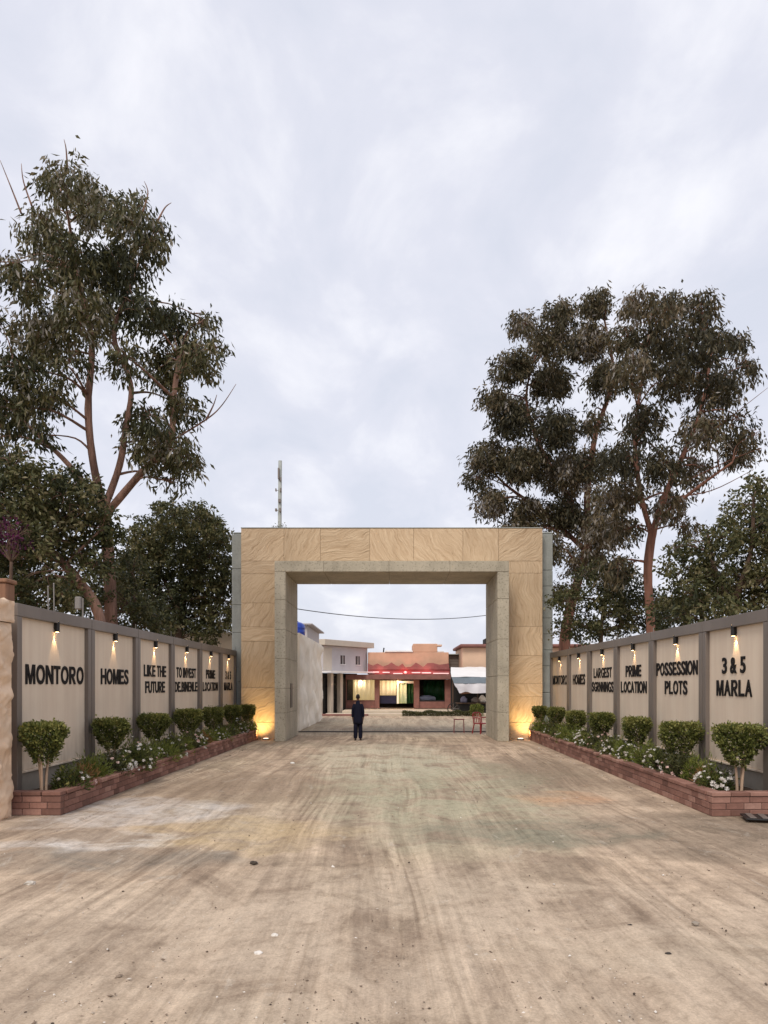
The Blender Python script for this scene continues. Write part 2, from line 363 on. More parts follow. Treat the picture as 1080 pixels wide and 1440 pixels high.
# loose pebbles, chips and crumbs on the dirt: nobody could count them
def pebbles():
    m = MB(); n = 3200
    for k in range(n):
        D = 4.4 + 20*random.random()**2.2; x = random.uniform(-0.62, 0.62)*D
        x = max(-4.6, min(4.6, x))
        s = random.choice((0.0025,0.003,0.004,0.005,0.008)) * random.uniform(0.7,1.5)
        if random.random() < 0.015: s *= 2.2
        a = random.uniform(0, 6.28); el = random.uniform(1, 2.2); z = 0.004
        ca, sa = math.cos(a), math.sin(a)
        pts = [(s*el*random.uniform(.8,1.1),0,0),(0,s*random.uniform(.7,1.1),0),(-s*el,0,0),(0,-s*random.uniform(.7,1.1),0),(s*.2,s*.1,s*random.uniform(.5,1.1)),(0,0,-s*.9)]
        m.add([(x+px*ca-py*sa, D+px*sa+py*ca, z+pz) for px,py,pz in pts], [(0,1,4),(1,2,4),(2,3,4),(3,0,4),(1,0,5),(2,1,5),(3,2,5),(0,3,5)])
    o = m.build('gravel', M['pebble_mix']); tag(o, 'loose dark and pale grit scattered over the dusty ground', 'gravel', kind='stuff')
pm = MT('mixed_grit', 0.9, 0.2); gi = pm.n('ShaderNodeNewGeometry')
pm.col(pm.ramp(gi.outputs['Random Per Island'], [(0.0, srgb(64,56,50)), (0.4, srgb(120,104,90)), (0.72, srgb(160,144,126)), (0.88, srgb(210,202,190)), (1.0, srgb(225,220,212))])); M['pebble_mix'] = pm.m
pebbles()
# a few larger stones one can point at
def stone(px, py, s, label, c):
    D = H*F/(py-VY); x = (px-VX)/F*D; m = MB(); prof = [(0.55,0),(0.95,0.25),(0.9,0.55),(0.45,0.8)]
    m.lathe((x, D, -0.004), [(r*s, z*s) for r, z in prof], 9)
    m.v = [(X+random.uniform(-.15,.15)*s, D+(Y-D)*0.7+random.uniform(-.1,.1)*s, Z+random.uniform(-.06,.06)*s) for X, Y, Z in m.v]
    o = m.build('stone', simple('stone_%d' % px, c, 0.9, 0.2, 20)); tag(o, label, 'stone', 'single stones lying on the dirt')
for a in ((357,1215,0.045,'dark lump of dirt left of the middle of the dusty ground',srgb(70,62,54)),
          (42,1245,0.06,'pale chipped stone near the left edge of the ground',srgb(190,182,170)),
          (386,1317,0.035,'small white stone in the lower middle of the ground',srgb(214,208,198)),
          (363,1342,0.035,'flat white stone chip below the small white stone',srgb(218,212,204)),
          (886,1303,0.028,'black stone on the right part of the ground',srgb(46,42,40)),
          (978,1300,0.035,'flat grey stone near the right edge of the ground',srgb(150,140,128)),
          (940,1343,0.03,'tiny dark stone in the lower right of the ground',srgb(60,54,50)),
          (512,1206,0.03,'little pale stone in the centre of the ground',srgb(190,180,165)),
          (411,1074,0.06,'white rubbish chip on the ground before the left gate pillar',srgb(225,222,216))): stone(*a)

# ------------------------------------------------------------------ boundary wall panels with lettering
glyphs = {}
OWN = {'M': [(0,0),(0,1),(.28,1),(.5,.30),(.72,1),(1,1),(1,0),(.81,0),(.81,.70),(.585,0),(.415,0),(.19,.70),(.19,0)],
       'N': [(0,0),(0,1),(.22,1),(.62,.35),(.62,1),(.82,1),(.82,0),(.61,0),(.20,.64),(.20,0)]}
def own_glyph(ch):
    m = MB(); k = 0.72; e_ = 0.006
    def poly(pts):
        n = len(pts); pts = [(x*k, y*k) for x, y in pts]
        m.add([(x,y,e_) for x,y in pts]+[(x,y,-e_) for x,y in pts], [tuple(range(n-1,-1,-1)), tuple(range(n,2*n))]+[(i,(i+1) % n,(i+1) % n+n,i+n) for i in range(n)])
    if ch == 'R':
        poly([(0,0),(0,1),(.2,1),(.2,0)]); A = [math.pi/2-math.pi*q/8 for q in range(9)]
        out = [(.2,1)]+[(.46+.28*math.cos(a), .705+.295*math.sin(a)) for a in A]+[(.2,.41)]; inn = [(.2,.83)]+[(.44+.12*math.cos(a), .705+.125*math.sin(a)) for a in A]+[(.2,.58)]
        for i in range(len(out)-1): poly([inn[i], out[i], out[i+1], inn[i+1]])
        poly([(.28,.41),(.50,.41),(.80,0),(.57,0)])
    else: poly(OWN[ch])
    return m.mesh('letter')
def glyph(ch):
    if ch in 'MNR' and ch not in glyphs:
        me = own_glyph(ch); xs_ = [v.co.x for v in me.vertices]; glyphs[ch] = (me, min(xs_), max(xs_), 0, .72); me.materials.append(M['letter'])
    if ch not in glyphs:
        cu = bpy.data.curves.new('letter', 'FONT'); cu.body = ch; cu.size = 1; cu.extrude = 0.006; cu.offset = 0.024; cu.resolution_u = 4
        ob = link(bpy.data.objects.new('letter', cu)); bpy.context.view_layer.update()
        me = bpy.data.meshes.new_from_object(ob.evaluated_get(bpy.context.evaluated_depsgraph_get())); me.name = 'letter'
        bpy.data.objects.remove(ob); bpy.data.curves.remove(cu)
        co = np.empty(len(me.vertices)*3); me.vertices.foreach_get('co', co); co = co.reshape(-1,3)
        x0, x1, y0, y1 = co[:,0].min(), co[:,0].max(), co[:,1].min(), co[:,1].max()
        glyphs[ch] = (me, x0, x1, y0, y1); me.materials.clear(); me.materials.append(M['letter'])
    return glyphs[ch]
ARIALB = dict(zip('ABCDEFGHIKLMNOPRSTUV35&.', (.722,.722,.722,.722,.667,.611,.778,.722,.278,.722,.611,.833,.722,.778,.667,.722,.667,.611,.722,.667,.556,.556,.722,.278)))
_, _, _, h0, h1 = glyph('H'); CAPH = h1-h0; BASE = h0
def lettering(panel, s, text, yc, zb, cap, maxw):
    em = cap/0.716; adv = [(.278 if c == ' ' else ARIALB[c])*em for c in text]
    w = sum(adv); sq = min(1.0, maxw/w); w *= sq; u = -w/2
    rl = root_loc(panel)
    for c, a in zip(text, adv):
        if c != ' ':
            me, x0, x1, y0, y1 = glyph(c); gw = a*sq*0.88; sx = gw/(x1-x0); sz = cap/(0.72 if c in 'MNR' else CAPH)
            o = link(bpy.data.objects.new('letter', me)); o.parent = panel
            uu = u + a*sq*0.05 - x0*sx
            if c == '.': sx = sz
            xl = (5.95-0.010)*s
            o.location = Vector((xl, yc - s*uu, zb - (0 if c in 'MNR' else BASE*sz))) - rl
            o.rotation_euler = (R(90), 0, R(90) if s < 0 else R(-90))
            o.scale = (sx, sz, 1)
        u += a*sq
def spot(name, parent, loc, to, energy, size, blend, color, rad=0.02):
    l = bpy.data.lights.new(name, 'SPOT'); l.energy = energy; l.spot_size = R(size); l.spot_blend = blend; l.color = color; l.shadow_soft_size = rad
    o = link(bpy.data.objects.new(name, l)); o.location = Vector(loc)-root_loc(parent)
    o.rotation_euler = (Vector(to)-Vector(loc)).to_track_quat('-Z','Y').to_euler(); o.parent = parent; return o
def sconce(s, y, ztop, label):
    xw = 5.945*s; t = thing('wall_lamp', (xw, y, ztop), label, 'lamp', 'lit wall lamps on the panels')
    xc = xw - s*0.046
    MB().cbox(min(xw, xw-s*0.02), max(xw, xw-s*0.02), y-0.035, y+0.035, ztop-0.16, ztop-0.02, 0.006).build('back_plate', M['black'], t)
    m = MB().lathe((xc, y, ztop-0.20), [(0.036,0.0),(0.041,0.006),(0.041,0.17),(0.035,0.19)], 14); m.build('lamp_body', M['black'], t, False)
    MB().lathe((xc, y, ztop-0.203), [(0.026,0.0),(0.031,0.004)], 12).build('lower_lens', M['lamp_glow'], t)
    MB().lathe((xc, y, ztop-0.010), [(0.031,0.0),(0.026,0.004)], 12).build('upper_lens', M['lamp_glow'], t)
    spot('down_light', t, (xw-s*0.045, y, ztop-0.215), (xw+s*0.01, y, ztop-0.80), 11.0*random.uniform(0.7,1.25), 62, 0.5, (1.0,0.66,0.34))
    spot('up_light', t, (xc, y, ztop+0.004), (xw+s*0.03, y, ztop+0.3), 1.6, 100, 0.6, (1.0,0.62,0.30))
def wall_panel(s, ya, yb, top, lines, label, lamp_label, first=False):
    xb, xf = 5.95, 5.875
    t = thing('sign_panel', (xb*s, (ya+yb)/2, 0), label, 'wall panel', 'lettered wall panels')
    def bx(name, mat, x0, x1, y0, y1, z0, z1, c=0.006):
        a, b = sorted((x0*s, x1*s)); return MB().cbox(a, b, y0, y1, z0, z1, c).build(name, mat, t)
    g = 0.012; pw = 0.17
    bx('board', M['board'], xb, xb+0.10, ya+0.10, yb-0.10, 0.62, top-0.12, 0.004)
    bx('lower_board', M['dado'], xb+0.03, xb+0.10, ya+0.10, yb-0.10, 0.0, 0.58)
    bx('ledge', M['board'], xb-0.03, xb+0.10, ya+pw+0.003, yb-pw-0.003, 0.583, 0.617, 0.004)
    bx('post', M['frame'], xf, xb+0.12, ya+g, ya+pw, 0.0, top-0.203)
    bx('post', M['frame'], xf, xb+0.12, yb-pw, yb-g, 0.0, top-0.203)
    bx('top_rail', M['frame'], xf-0.004, xb+0.124, ya+g, yb-g, top-0.20, top)
    MB().tube([((xf+0.06)*s, yb, 0.02), ((xf+0.06)*s, yb, top+0.10+random.uniform(-.05,.06))], 0.009, 6).build('seam_rod', M['rod'], t)
    yc = (ya+yb)/2; mw = (yb-ya) - 2*pw - 0.20; yt = yc+0.09
    if len(lines) == 1: lettering(t, s, lines[0], yt, 2.01, 0.325, mw)
    else:
        lettering(t, s, lines[0], yt, 2.20, 0.285, mw); lettering(t, s, lines[1], yt, 1.80, 0.285, mw)
    sconce(s, yc, top-0.155, lamp_label)
M['rod'] = simple('galvanised_rod', srgb(140,134,128), 0.4, 0.1, 5, 0, 0.6)
LE = [12.05, 15.04, 17.78, 20.61, 23.6, 26.45, 28.95]
RE = [12.09, 14.68, 17.6, 20.43, 23.25, 25.97, 28.95]
LT = [('MONTORO',), ('HOMES',), ('LIKE THE','FUTURE'), ('TO INVEST','DE.BINENLE'), ('PRIME','LOCATION'), ('3 & 5','MARLA')]
RT = [('3 & 5','MARLA'), ('POSSESSION','PLOTS'), ('PRIME','LOCATION'), ('LARGEST','SGRNNINGS'), ('HOMES',), ('MONTORO',)]
ORD_L = ['nearest the rough pale pillar', 'second from the rough pale pillar', 'third along the left wall', 'fourth along the left wall', 'fifth along the left wall', 'beside the left gate pillar']
ORD_R = ['at the right edge of the picture', 'second from the right edge', 'third along the right wall', 'fourth along the right wall', 'fifth along the right wall', 'beside the right gate pillar']
for k in range(6):
    tx = ' '.join(LT[k]); wall_panel(-1, LE[k], LE[k+1], 3.28, LT[k], 'grey framed panel lettered %s %s' % (tx, ORD_L[k]), 'small black wall lamp above the %s lettering on the left wall' % tx)
    tx = ' '.join(RT[k]); wall_panel(1, RE[k], RE[k+1], 3.20, RT[k], 'grey framed panel lettered %s %s' % (tx, ORD_R[k]), 'small black wall lamp above the %s lettering on the right wall' % tx)
# the post that starts the next panel at the picture's right edge
t = thing('frame_post', (5.9, 11.95, 0), 'brown grey steel post cut off by the right edge of the picture', 'post')
MB().cbox(5.85, 6.07, 11.86, 12.06, 0.0, 3.22, 0.006).build('shaft', M['frame'], t); MB().cbox(5.84, 6.08, 11.85, 12.07, 3.223, 3.25, 0.006).build('cap_plate', M['frame'], t)

# ------------------------------------------------------------------ brick planters
BL, BH, BW = 0.275, 0.10, 0.12
brick_me = MB().cbox(-BL/2+0.005, BL/2-0.005, -BW/2, BW/2, 0.004, BH-0.004, 0.006).mesh('brick'); brick_me.materials.append(M['brick'])
half_me = MB().cbox(-BL/4+0.005, BL/4-0.005, -BW/2, BW/2, 0.004, BH-0.004, 0.006).mesh('brick'); half_me.materials.append(M['brick'])
cap_me = MB().cbox(-BL/2+0.004, BL/2-0.004, -0.105, 0.105, 0.004, 0.066, 0.008).mesh('coping_brick'); cap_me.materials.append(M['brick'])
def planter(s, pts, label):
    # pts: outer line on the ground: wall corner, near outer corner, far outer corner
    t = thing('brick_planter', (pts[1][0], pts[1][1], 0), label, 'planter', 'brick planters along the walls')
    rl = Vector(t.location)
    def row(a, b, z, me, hme, off, w, length=BL):
        a = Vector((*a, 0)); b = Vector((*b, 0)); d = b-a; Ld = d.length; d.normalize(); inn = Vector((-d.y, d.x, 0))*w
        ang = math.atan2(d.y, d.x); u = 0
        seq = []
        if off: seq.append((hme, length/2))
        while u + sum(q[1] for q in seq) + length <= Ld + 0.02: seq.append((me, length))
        rest = Ld - sum(q[1] for q in seq)
        k = Ld/(Ld-rest) if rest < length/2 else 1.0
        if rest >= length/2: seq.append((hme, rest)); 
        for q, ln in seq:
            o = link(bpy.data.objects.new(q.name.split('.')[0], q)); o.parent = t
            sc = k if ln != rest or q is me else rest/(length/2)
            p = a + d*(u+ln*(k if k != 1.0 else 1)/2) + inn + Vector((random.uniform(-.002,.002), random.uniform(-.002,.002), z))
            o.location = p-rl; o.rotation_euler = (0, 0, ang+random.uniform(-.003,.003)); o.scale = (sc, 1, 1)
            u += ln*k
    A, B, C = pts; left = s < 0
    inn = BW/2 if left else -BW/2
    for c in range(3):
        z = c*BH
        # end face A->B ; side B->C ; inner side is to the left of travel on the left planter
        row(A, B, z, brick_me, half_me, c % 2, BW/2 if left else -BW/2)
        b2 = Vector((B[0], B[1])); c2 = Vector((C[0], C[1])); dd = (c2-b2).normalized()
        st = b2 + dd*(BW+0.004); row((st.x, st.y), C, z, brick_me, half_me, (c+1) % 2, BW/2 if left else -BW/2)
    row(A, B, 3*BH, cap_me, cap_me, 0, 0.09 if left else -0.09)
    st = b2 + dd*(0.20+0.004); row((st.x, st.y), C, 3*BH, cap_me, cap_me, 0, 0.09 if left else -0.09)
    # mortar core behind the faces
    m = MB(); q = 0.010*s*-1
    def slab(a, b, w):
        a = Vector((*a, 0)); b = Vector((*b, 0)); d = (b-a).normalized(); n = Vector((-d.y, d.x, 0))*(1 if left else -1)
        a2 = a + d*0.012 + n*0.010; b3 = b - d*0.012 + n*0.010; a4 = a2 + n*w; b4 = b3 + n*w
        vv = [a2, b3, b4, a4]; m.add([(p.x,p.y,0.0) for p in vv]+[(p.x,p.y,0.302) for p in vv], [(0,3,2,1),(4,5,6,7),(0,1,5,4),(1,2,6,5),(2,3,7,6),(3,0,4,7)])
    slab(A, B, 0.1); slab(B, C, 0.1); m.build('mortar_core', M['joint'], t)
    # soil
    sx0, sx1 = sorted((B[0]-s*-0.2*1, s*5.84)); 
    nx, ny = 8, 90; X, Y = np.meshgrid(np.linspace(min(abs(B[0]),abs(C[0]))+0.12, 5.848, nx)*s, np.linspace(B[1]+0.14, C[1]-0.05, ny))
    Z = 0.25 + 0.07*vnoise(X*3+9, Y*3, 4) ; mm = MB(); mm.v = list(zip(X.ravel(), Y.ravel(), Z.ravel()))
    i = np.arange(nx*ny).reshape(ny, nx); f = np.stack([i[:-1,:-1], i[:-1,1:], i[1:,1:], i[1:,:-1]], -1).reshape(-1,4)
    if s < 0: f = f[:, ::-1]
    mm.f = [tuple(int(q) for q in r) for r in f]; mm.build('soil', M['soil'], t, True)
    return t
planter(-1, [(-5.98, 11.80), (-5.08, 11.80), (-4.95, 28.30)], 'long low red brick planter along the left wall')
planter(1, [(6.02, 11.76), (4.83, 11.70), (4.95, 28.30)], 'long low red brick planter along the right wall')

# ------------------------------------------------------------------ gate arch
def arch():
    t = thing('gate_arch', (-0.05, 28.5, 0), 'large sandstone clad gateway arch with grey concrete inner frame', 'gate')
    DS, DF, DB = 28.5, 27.2, 30.6
    X = lambda px: (px-VX)/F*DS
    Z = lambda py: H-(py-VY)/F*DS
    xo0, xo1, zt = X(339), X(763), Z(743)
    fo0, fo1, fz = (386-VX)/F*DF, (716-VX)/F*DF, H-(788.7-VY)/F*DF
    fi0, fi1, fiz = (401.6-VX)/F*DF, (699.5-VX)/F*DF, H-(804-VY)/F*DF
    g = 0.0035; zb = Z(789)
    # core behind the cladding
    core = MB()
    core.box(xo0+0.01, fo0-0.004, DS+0.12, DB-0.003, 0, fz); core.box(fo1+0.004, xo1-0.01, DS+0.12, DB-0.003, 0, fz); core.box(xo0+0.01, xo1-0.01, DS+0.12, DB-0.003, fz+0.004, zt-0.01); core.box(fo0+0.01, fo1-0.01, DS+0.03, DS+0.119, fz+0.004, zb+0.003)
    core.build('core', M['mortar'], t)
    def tile(x0, x1, z0, z1):
        d = random.uniform(-0.006, 0.006)
        MB().cbox(x0+g, x1-g, DS+d, DS+0.118, z0+g, z1-g, 0.007).build('stone_slab', M['sandstone'], t)
    xs = [339, 399.2, 450.5, 520, 581.7, 651, 701, 763]
    for a, b in zip(xs[:-1], xs[1:]): tile(X(a), X(b), zb, zt)
    zl = [zb, Z(807), Z(848), Z(881.7), Z(901.8), Z(966.7), Z(1016), 0]
    for a, b in zip(zl[:-1], zl[1:]): tile(xo0, fo0-0.002, b, a)
    zr = [zb, Z(806), Z(881), Z(922), Z(961), Z(979.7), Z(1016), 0]
    for a, b in zip(zr[:-1], zr[1:]): tile(fo1+0.002, xo1, b, a)
    MB().cbox(xo0-0.01, xo1+0.01, DS-0.02, DB, zt+0.002, zt+0.035, 0.008).build('top_coping', M['flank'], t)
    # concrete frame
    ZF = lambda py: H-(py-VY)/F*28.5
    def block(x0, x1, z0, z1): return MB().cbox(x0+0.003, x1-0.003, DF, DB+0.02, z0+0.003, z1-0.003, 0.012).build('concrete_block', M['concrete'], t)
    zj = [fiz, ZF(848.7), ZF(888.8), ZF(927.7), ZF(968), 1.0, 0]
    jl = []
    for a, b in zip(zj[:-1], zj[1:]): jl.append(block(fo0, fi0, b, a))
    zj = [fiz, ZF(847.5), ZF(901.8), ZF(951.3), ZF(1000), 0]
    for a, b in zip(zj[:-1], zj[1:]): block(fi1, fo1, b, a)
    xj = [fo0, -2.45, -0.15, 2.0, fo1]
    for a, b in zip(xj[:-1], xj[1:]): block(a, b, fiz, fz)
    # slot in the left reveal, its shade built as a proud black block
    MB().cbox(fi0-0.03, fi0+0.012, 28.45, 29.0, H-(995-VY)/F*28.7, H-(961-VY)/F*28.7, 0.004).build('slot_shade', M['black'], t)
    # pale concrete flanks, each built of stacked blocks
    for s, x0, x1, js in ((-1, -6.06, xo0-0.012, [0,2.1,3.95,5.0,6.35,7.66]), (1, xo1+0.012, 5.99, [0,1.7,2.7,3.3,3.9,4.5,5.1,5.7,6.3,7.66])):
        for a, b in zip(js[:-1], js[1:]): MB().cbox(x0, x1, 28.97, DB-0.02, a+0.003, b-0.003, 0.02).build('flank_block', M['flank'], t)
        MB().cbox(x0+0.03, x1-0.0, 28.99, DB-0.04, 7.66, 7.74, 0.035).build('flank_cap', M['flank'], t)
    return zt
ZT = arch()
# steel threshold rail across the road behind the arch
t = thing('gate_rail', (0, 32.6, 0), 'dark sliding gate rail set across the road behind the arch', 'rail')
MB().cbox(-4.0, 5.2, 32.50, 32.72, -0.01, 0.018, 0.004).build('channel', M['black'], t); MB().cbox(-4.0, 5.2, 32.59, 32.63, 0.02, 0.05, 0.004).build('track', M['frame'], t)
# uplights at the foot of the sandstone
for s, x, lab in ((-1, -4.62, 'lit floodlight at the foot of the left gate pillar'), (1, 4.62, 'lit floodlight at the foot of the right gate pillar')):
    t = thing('floodlight', (x, 28.0, 0), lab, 'lamp', 'floodlights washing the gate pillars')
    MB().lathe((x, 28.0, 0), [(0.13,0),(0.14,0.01),(0.14,0.04),(0.11,0.055)], 18).build('housing', M['white_metal'] if 'white_metal' in M else M['rod'], t)
    MB().lathe((x, 28.0, 0.056), [(0.10,0),(0.09,0.008)], 18).build('lens', M['white_glow'], t)
    spot('flood_beam', t, (x*1.03, 27.85, 0.10), (x*1.085, 28.5, 0.95), 80, 110, 1.0, (1.0,0.66,0.24), 0.06)
# sprig growing on top of the arch

# ------------------------------------------------------------------ foliage
def leaves_object(name, C, dirs, length, width, mat, parent, val, kind=None, fold=0.25):
    """C (n,3) leaf bases, dirs (n,3) unit; every leaf a folded diamond of two triangles"""
    n = len(C); rnd = RNG.normal(size=(n,3)); w = np.cross(dirs, rnd); w /= np.linalg.norm(w, axis=1, keepdims=True)+1e-9
    nn = np.cross(dirs, w); Lr = length[:,None]; W = width[:,None]
    mid = C + dirs*Lr*0.45
    v = np.stack([C, mid + w*W*0.5 + nn*W*fold, C + dirs*Lr, mid - w*W*0.5 + nn*W*fold], 1).reshape(-1,3) - np.array(root_loc(parent))
    me = bpy.data.meshes.new(name); me.vertices.add(4*n); me.vertices.foreach_set('co', v.ravel())
    me.loops.add(6*n); me.polygons.add(2*n)
    b = np.arange(n)[:,None]*4; idx = (b + np.array([0,1,2,0,2,3])).ravel()
    me.loops.foreach_set('vertex_index', idx.astype(np.int32)); me.polygons.foreach_set('loop_start', (np.arange(2*n)*3).astype(np.int32))
    at = me.attributes.new('v', 'FLOAT', 'FACE'); at.data.foreach_set('value', np.repeat(np.clip(val,0,1), 2).astype(np.float32))
    me.update(); me.validate(); me.materials.append(mat)
    o = link(bpy.data.objects.new(name, me)); o.parent = parent
    if kind: o['kind'] = kind
    return o
def unit(v): return v/(np.linalg.norm(v, axis=1, keepdims=True)+1e-9)
def blob_leaves(blobs, per, droop, clus, llen, lwid, spread):
    """blobs: (centre, rx, ry, rz, density); clumps of hanging leaves spread through each blob"""
    Cs, Ds, Vs = [], [], []
    for (c, rx, ry, rz, dn) in blobs:
        k = max(3, int(per*dn*(rx*rz)/(0.8*0.8)))
        d = unit(RNG.normal(size=(k,3))); r = RNG.uniform(0.25, 1.0, size=(k,1))**0.45 * RNG.uniform(0.8,1.22,size=(k,1))
        cc = np.array(c) + d*r*np.array([rx, ry, rz])
        vb = RNG.uniform(0.10, 0.78)
        tw = unit(RNG.normal(size=(k,3))*np.array([1,1,0.45]) + np.array([0,0,-0.5*droop]))   # twig direction
        u = RNG.uniform(0, 1, size=(k,clus,1))
        base = cc[:,None,:] + tw[:,None,:]*u*spread + RNG.normal(size=(k,clus,3))*spread*0.22
        ld = unit((tw[:,None,:]*0.5 + RNG.normal(size=(k,clus,3))*0.55 + np.array([0,0,-droop])).reshape(-1,3))
        Cs.append(base.reshape(-1,3)); Ds.append(ld); Vs.append((vb + RNG.normal(size=(k,1))*0.12 + RNG.normal(size=(k,clus))*0.21).ravel())
    C = np.concatenate(Cs); D = np.concatenate(Ds); V = np.concatenate(Vs); n = len(C)
    return C, D, RNG.uniform(llen[0], llen[1], n), RNG.uniform(lwid[0], lwid[1], n), V
def smooth_path(pts, rad, sub=5):
    pts = [np.array(p, float) for p in pts]; out, ro = [], []
    for i in range(len(pts)-1):
        p0, p1, p2, p3 = pts[max(i-1,0)], pts[i], pts[i+1], pts[min(i+2,len(pts)-1)]
        for k in range(sub):
            t = k/sub
            out.append(0.5*((2*p1)+(-p0+p2)*t+(2*p0-5*p1+4*p2-p3)*t*t+(-p0+3*p1-3*p2+p3)*t**3)); ro.append(rad[i]*(1-t)+rad[i+1]*t)
    out.append(pts[-1]); ro.append(rad[-1]); return out, ro
def tree(name, label, D, limbs, blobs, bark, leaf, per=55, droop=0.8, clus=16, llen=(0.11,0.19), lwid=(0.03,0.05), spread=0.38, depth=2, crown_r=2.4, cat='tree', group=None, extra=(), shrink=1.0):
    # limbs: list of [(px,py,dY,radius), ...], the first starts at the ground
    p0 = P(limbs[0][0][0], limbs[0][0][1], D+limbs[0][0][2])
    t = thing(name, (p0[0], p0[1], 0), label, cat, group)
    allp = []
    for li, lb in enumerate(limbs):
        pts = [P(px, py, D+dy) for px, py, dy, r in lb]; rad = [q[3] for q in lb]
        if li == 0: pts = [(pts[0][0], pts[0][1], -0.1)] + pts; rad = [rad[0]*1.25] + rad
        sp_, ro = smooth_path(pts, rad); ro = [r*(1+random.uniform(-.06,.06)) for r in ro]
        MB().tube(sp_, ro, 10).build('trunk' if li == 0 else 'limb', bark, t, True)
        if li > 0 or len(limbs) == 1: allp += [(np.array(p), r) for p, r in zip(sp_, ro)]
        else: allp += [(np.array(p), r) for p, r in zip(sp_, ro)][len(sp_)*2//3:]
    A = np.array([p for p, r in allp]); 
    cxp = sum(b[0] for b in blobs)/len(blobs); halfw = max(abs(b[0]-cxp) for b in blobs)+1
    B = []; br = MB()
    for b in blobs:
        px, py, r = b[:3]; r *= shrink*random.uniform(0.85,1.12); dn = b[3] if len(b) > 3 else 1.0
        k = math.sqrt(max(0.15, 1-((px-cxp)/halfw)**2))*crown_r
        for q in range(depth):
            dy = (random.uniform(0.1,1.0) if q else random.uniform(-1.0,0.1))*k if depth > 1 else random.uniform(-1,1)*k*0.5
            Db = D+dy; c = P(px+random.uniform(-.15,.15)*r, py+random.uniform(-.12,.12)*r, Db); rm = r/F*Db
            B.append((c, rm, rm*1.0, rm*0.9, dn))
            ca = np.array(c); dist = np.linalg.norm(A-ca, axis=1) + np.maximum(0, A[:,2]-ca[2])*1.5
            j = int(np.argmin(dist)); a = A[j]; mid = a*0.5+ca*0.5+np.array([random.uniform(-.2,.2),random.uniform(-.2,.2),0.12*dist[j]])
            r0 = min(allp[j][1]*0.6, 0.02+0.012*dist[j])
            sp_, ro = smooth_path([a, mid, ca], [r0, r0*0.6, 0.010], 4); br.tube(sp_, ro, 6)
            for w in range(5):
                e_ = ca + unit(RNG.normal(size=(1,3)))[0]*rm*0.9; sp_, ro = smooth_path([ca*0.6+mid*0.4, (ca+e_)/2+np.array([0,0,.05]), e_], [0.010,0.007,0.004], 3); br.tube(sp_, ro, 4, False)
    for path in extra:                                     # bare twigs
        pts = [P(px, py, D+dy) for px, py, dy in path]; sp_, ro = smooth_path(pts, list(np.linspace(0.028, 0.006, len(pts)))); br.tube(sp_, ro, 5)
    br.build('branches', bark, t, True)
    C, Dr, Ln, Wd, V = blob_leaves(B, per, droop, clus, llen, lwid, spread)
    leaves_object('crown', C, Dr, Ln, Wd, leaf, t, V)
    return t
EUC = dict(shrink=0.74, per=84, droop=0.95, clus=15, llen=(0.13,0.27), lwid=(0.04,0.08), spread=0.40)
tree('eucalyptus_tree', 'tallest tree, a eucalyptus with pinkish forked trunk behind the left wall', 20.0, [
    [(158,968,0,.19),(156,870,0,.165),(153,790,0,.15),(148,735,0,.145),(144,708,0,.14)],
    [(145,714,0,.11),(131,650,-.2,.10),(124,575,-.3,.09),(129,480,-.2,.075),(112,400,0,.06),(95,300,.1,.03)],
    [(146,716,0,.10),(168,655,.2,.09),(177,600,.2,.075),(184,540,.1,.065),(160,470,0,.065),(185,400,.2,.04)],
    [(150,722,0,.10),(196,668,-.3,.09),(238,622,-.5,.075),(244,560,-.4,.075),(252,500,-.3,.05)],
    [(143,718,0,.08),(98,655,.4,.07),(45,604,.8,.045),(0,560,1,.03)]],
    [(85,252,38),(128,285,45),(60,318,46),(180,302,42),(222,335,30),(100,365,55),(165,375,50),(42,395,38),(8,375,28,.6),(120,435,55),(195,435,42),(62,462,48),(246,450,38),(288,448,24,.7),(272,500,38),(308,488,16,.7),(235,515,42),(170,500,34,.6),(20,515,42),(60,555,36),(255,570,32,.8),(222,622,46),(265,645,24),(200,585,36,.8),(95,510,34,.6),(10,580,40),(60,610,28,.5),(-40,440,40),(-50,540,45),(-30,620,40),(245,680,18,.5)],
    M['bark'], M['leaf_euc'], crown_r=2.6, group='tall eucalyptus trees', extra=[[(238,622,-.5),(290,590,-.6),(312,570,-.7),(332,540,-.8)],[(290,590,-.6),(300,570,-.6),(305,555,-.6)],[(20,515,0),(12,480,0),(-8,440,0)],[(30,300,0),(15,262,0),(0,225,0)],[(45,290,0),(33,255,0),(30,230,0)],[(95,240,0),(93,210,0),(90,196,0)],[(200,300,0),(208,272,0),(203,255,0)],[(222,310,0),(232,292,0),(241,285,0)]], **EUC)
tree('leaning_tree', 'dark leafy tree with leaning bare trunk at the left picture edge', 17.5, [
    [(150,985,0,.13),(140,868,0,.12),(106,812,0,.11),(72,776,-.2,.09)],
    [(74,780,-.2,.06),(40,740,-.4,.05),(10,705,-.5,.03)],
    [(72,778,-.2,.06),(70,730,.2,.05),(60,690,.4,.03)]],
    [(22,655,36),(0,690,45),(55,690,42),(100,690,42),(30,735,45),(85,735,40),(125,720,36),(12,790,48),(60,800,36,.7),(20,840,40),(110,770,30),(145,745,28),(100,830,34),(55,765,34),(140,790,28),(40,870,36),(-50,700,60),(-50,790,60),(80,850,26,.6)],
    M['bark'], M['leaf_dark'], shrink=0.9, per=72, droop=0.35, clus=18, llen=(0.09,0.16), lwid=(0.05,0.075), spread=0.3, crown_r=1.5, extra=[[(72,776,-.2),(40,742,-.6),(0,712,-.9)]])
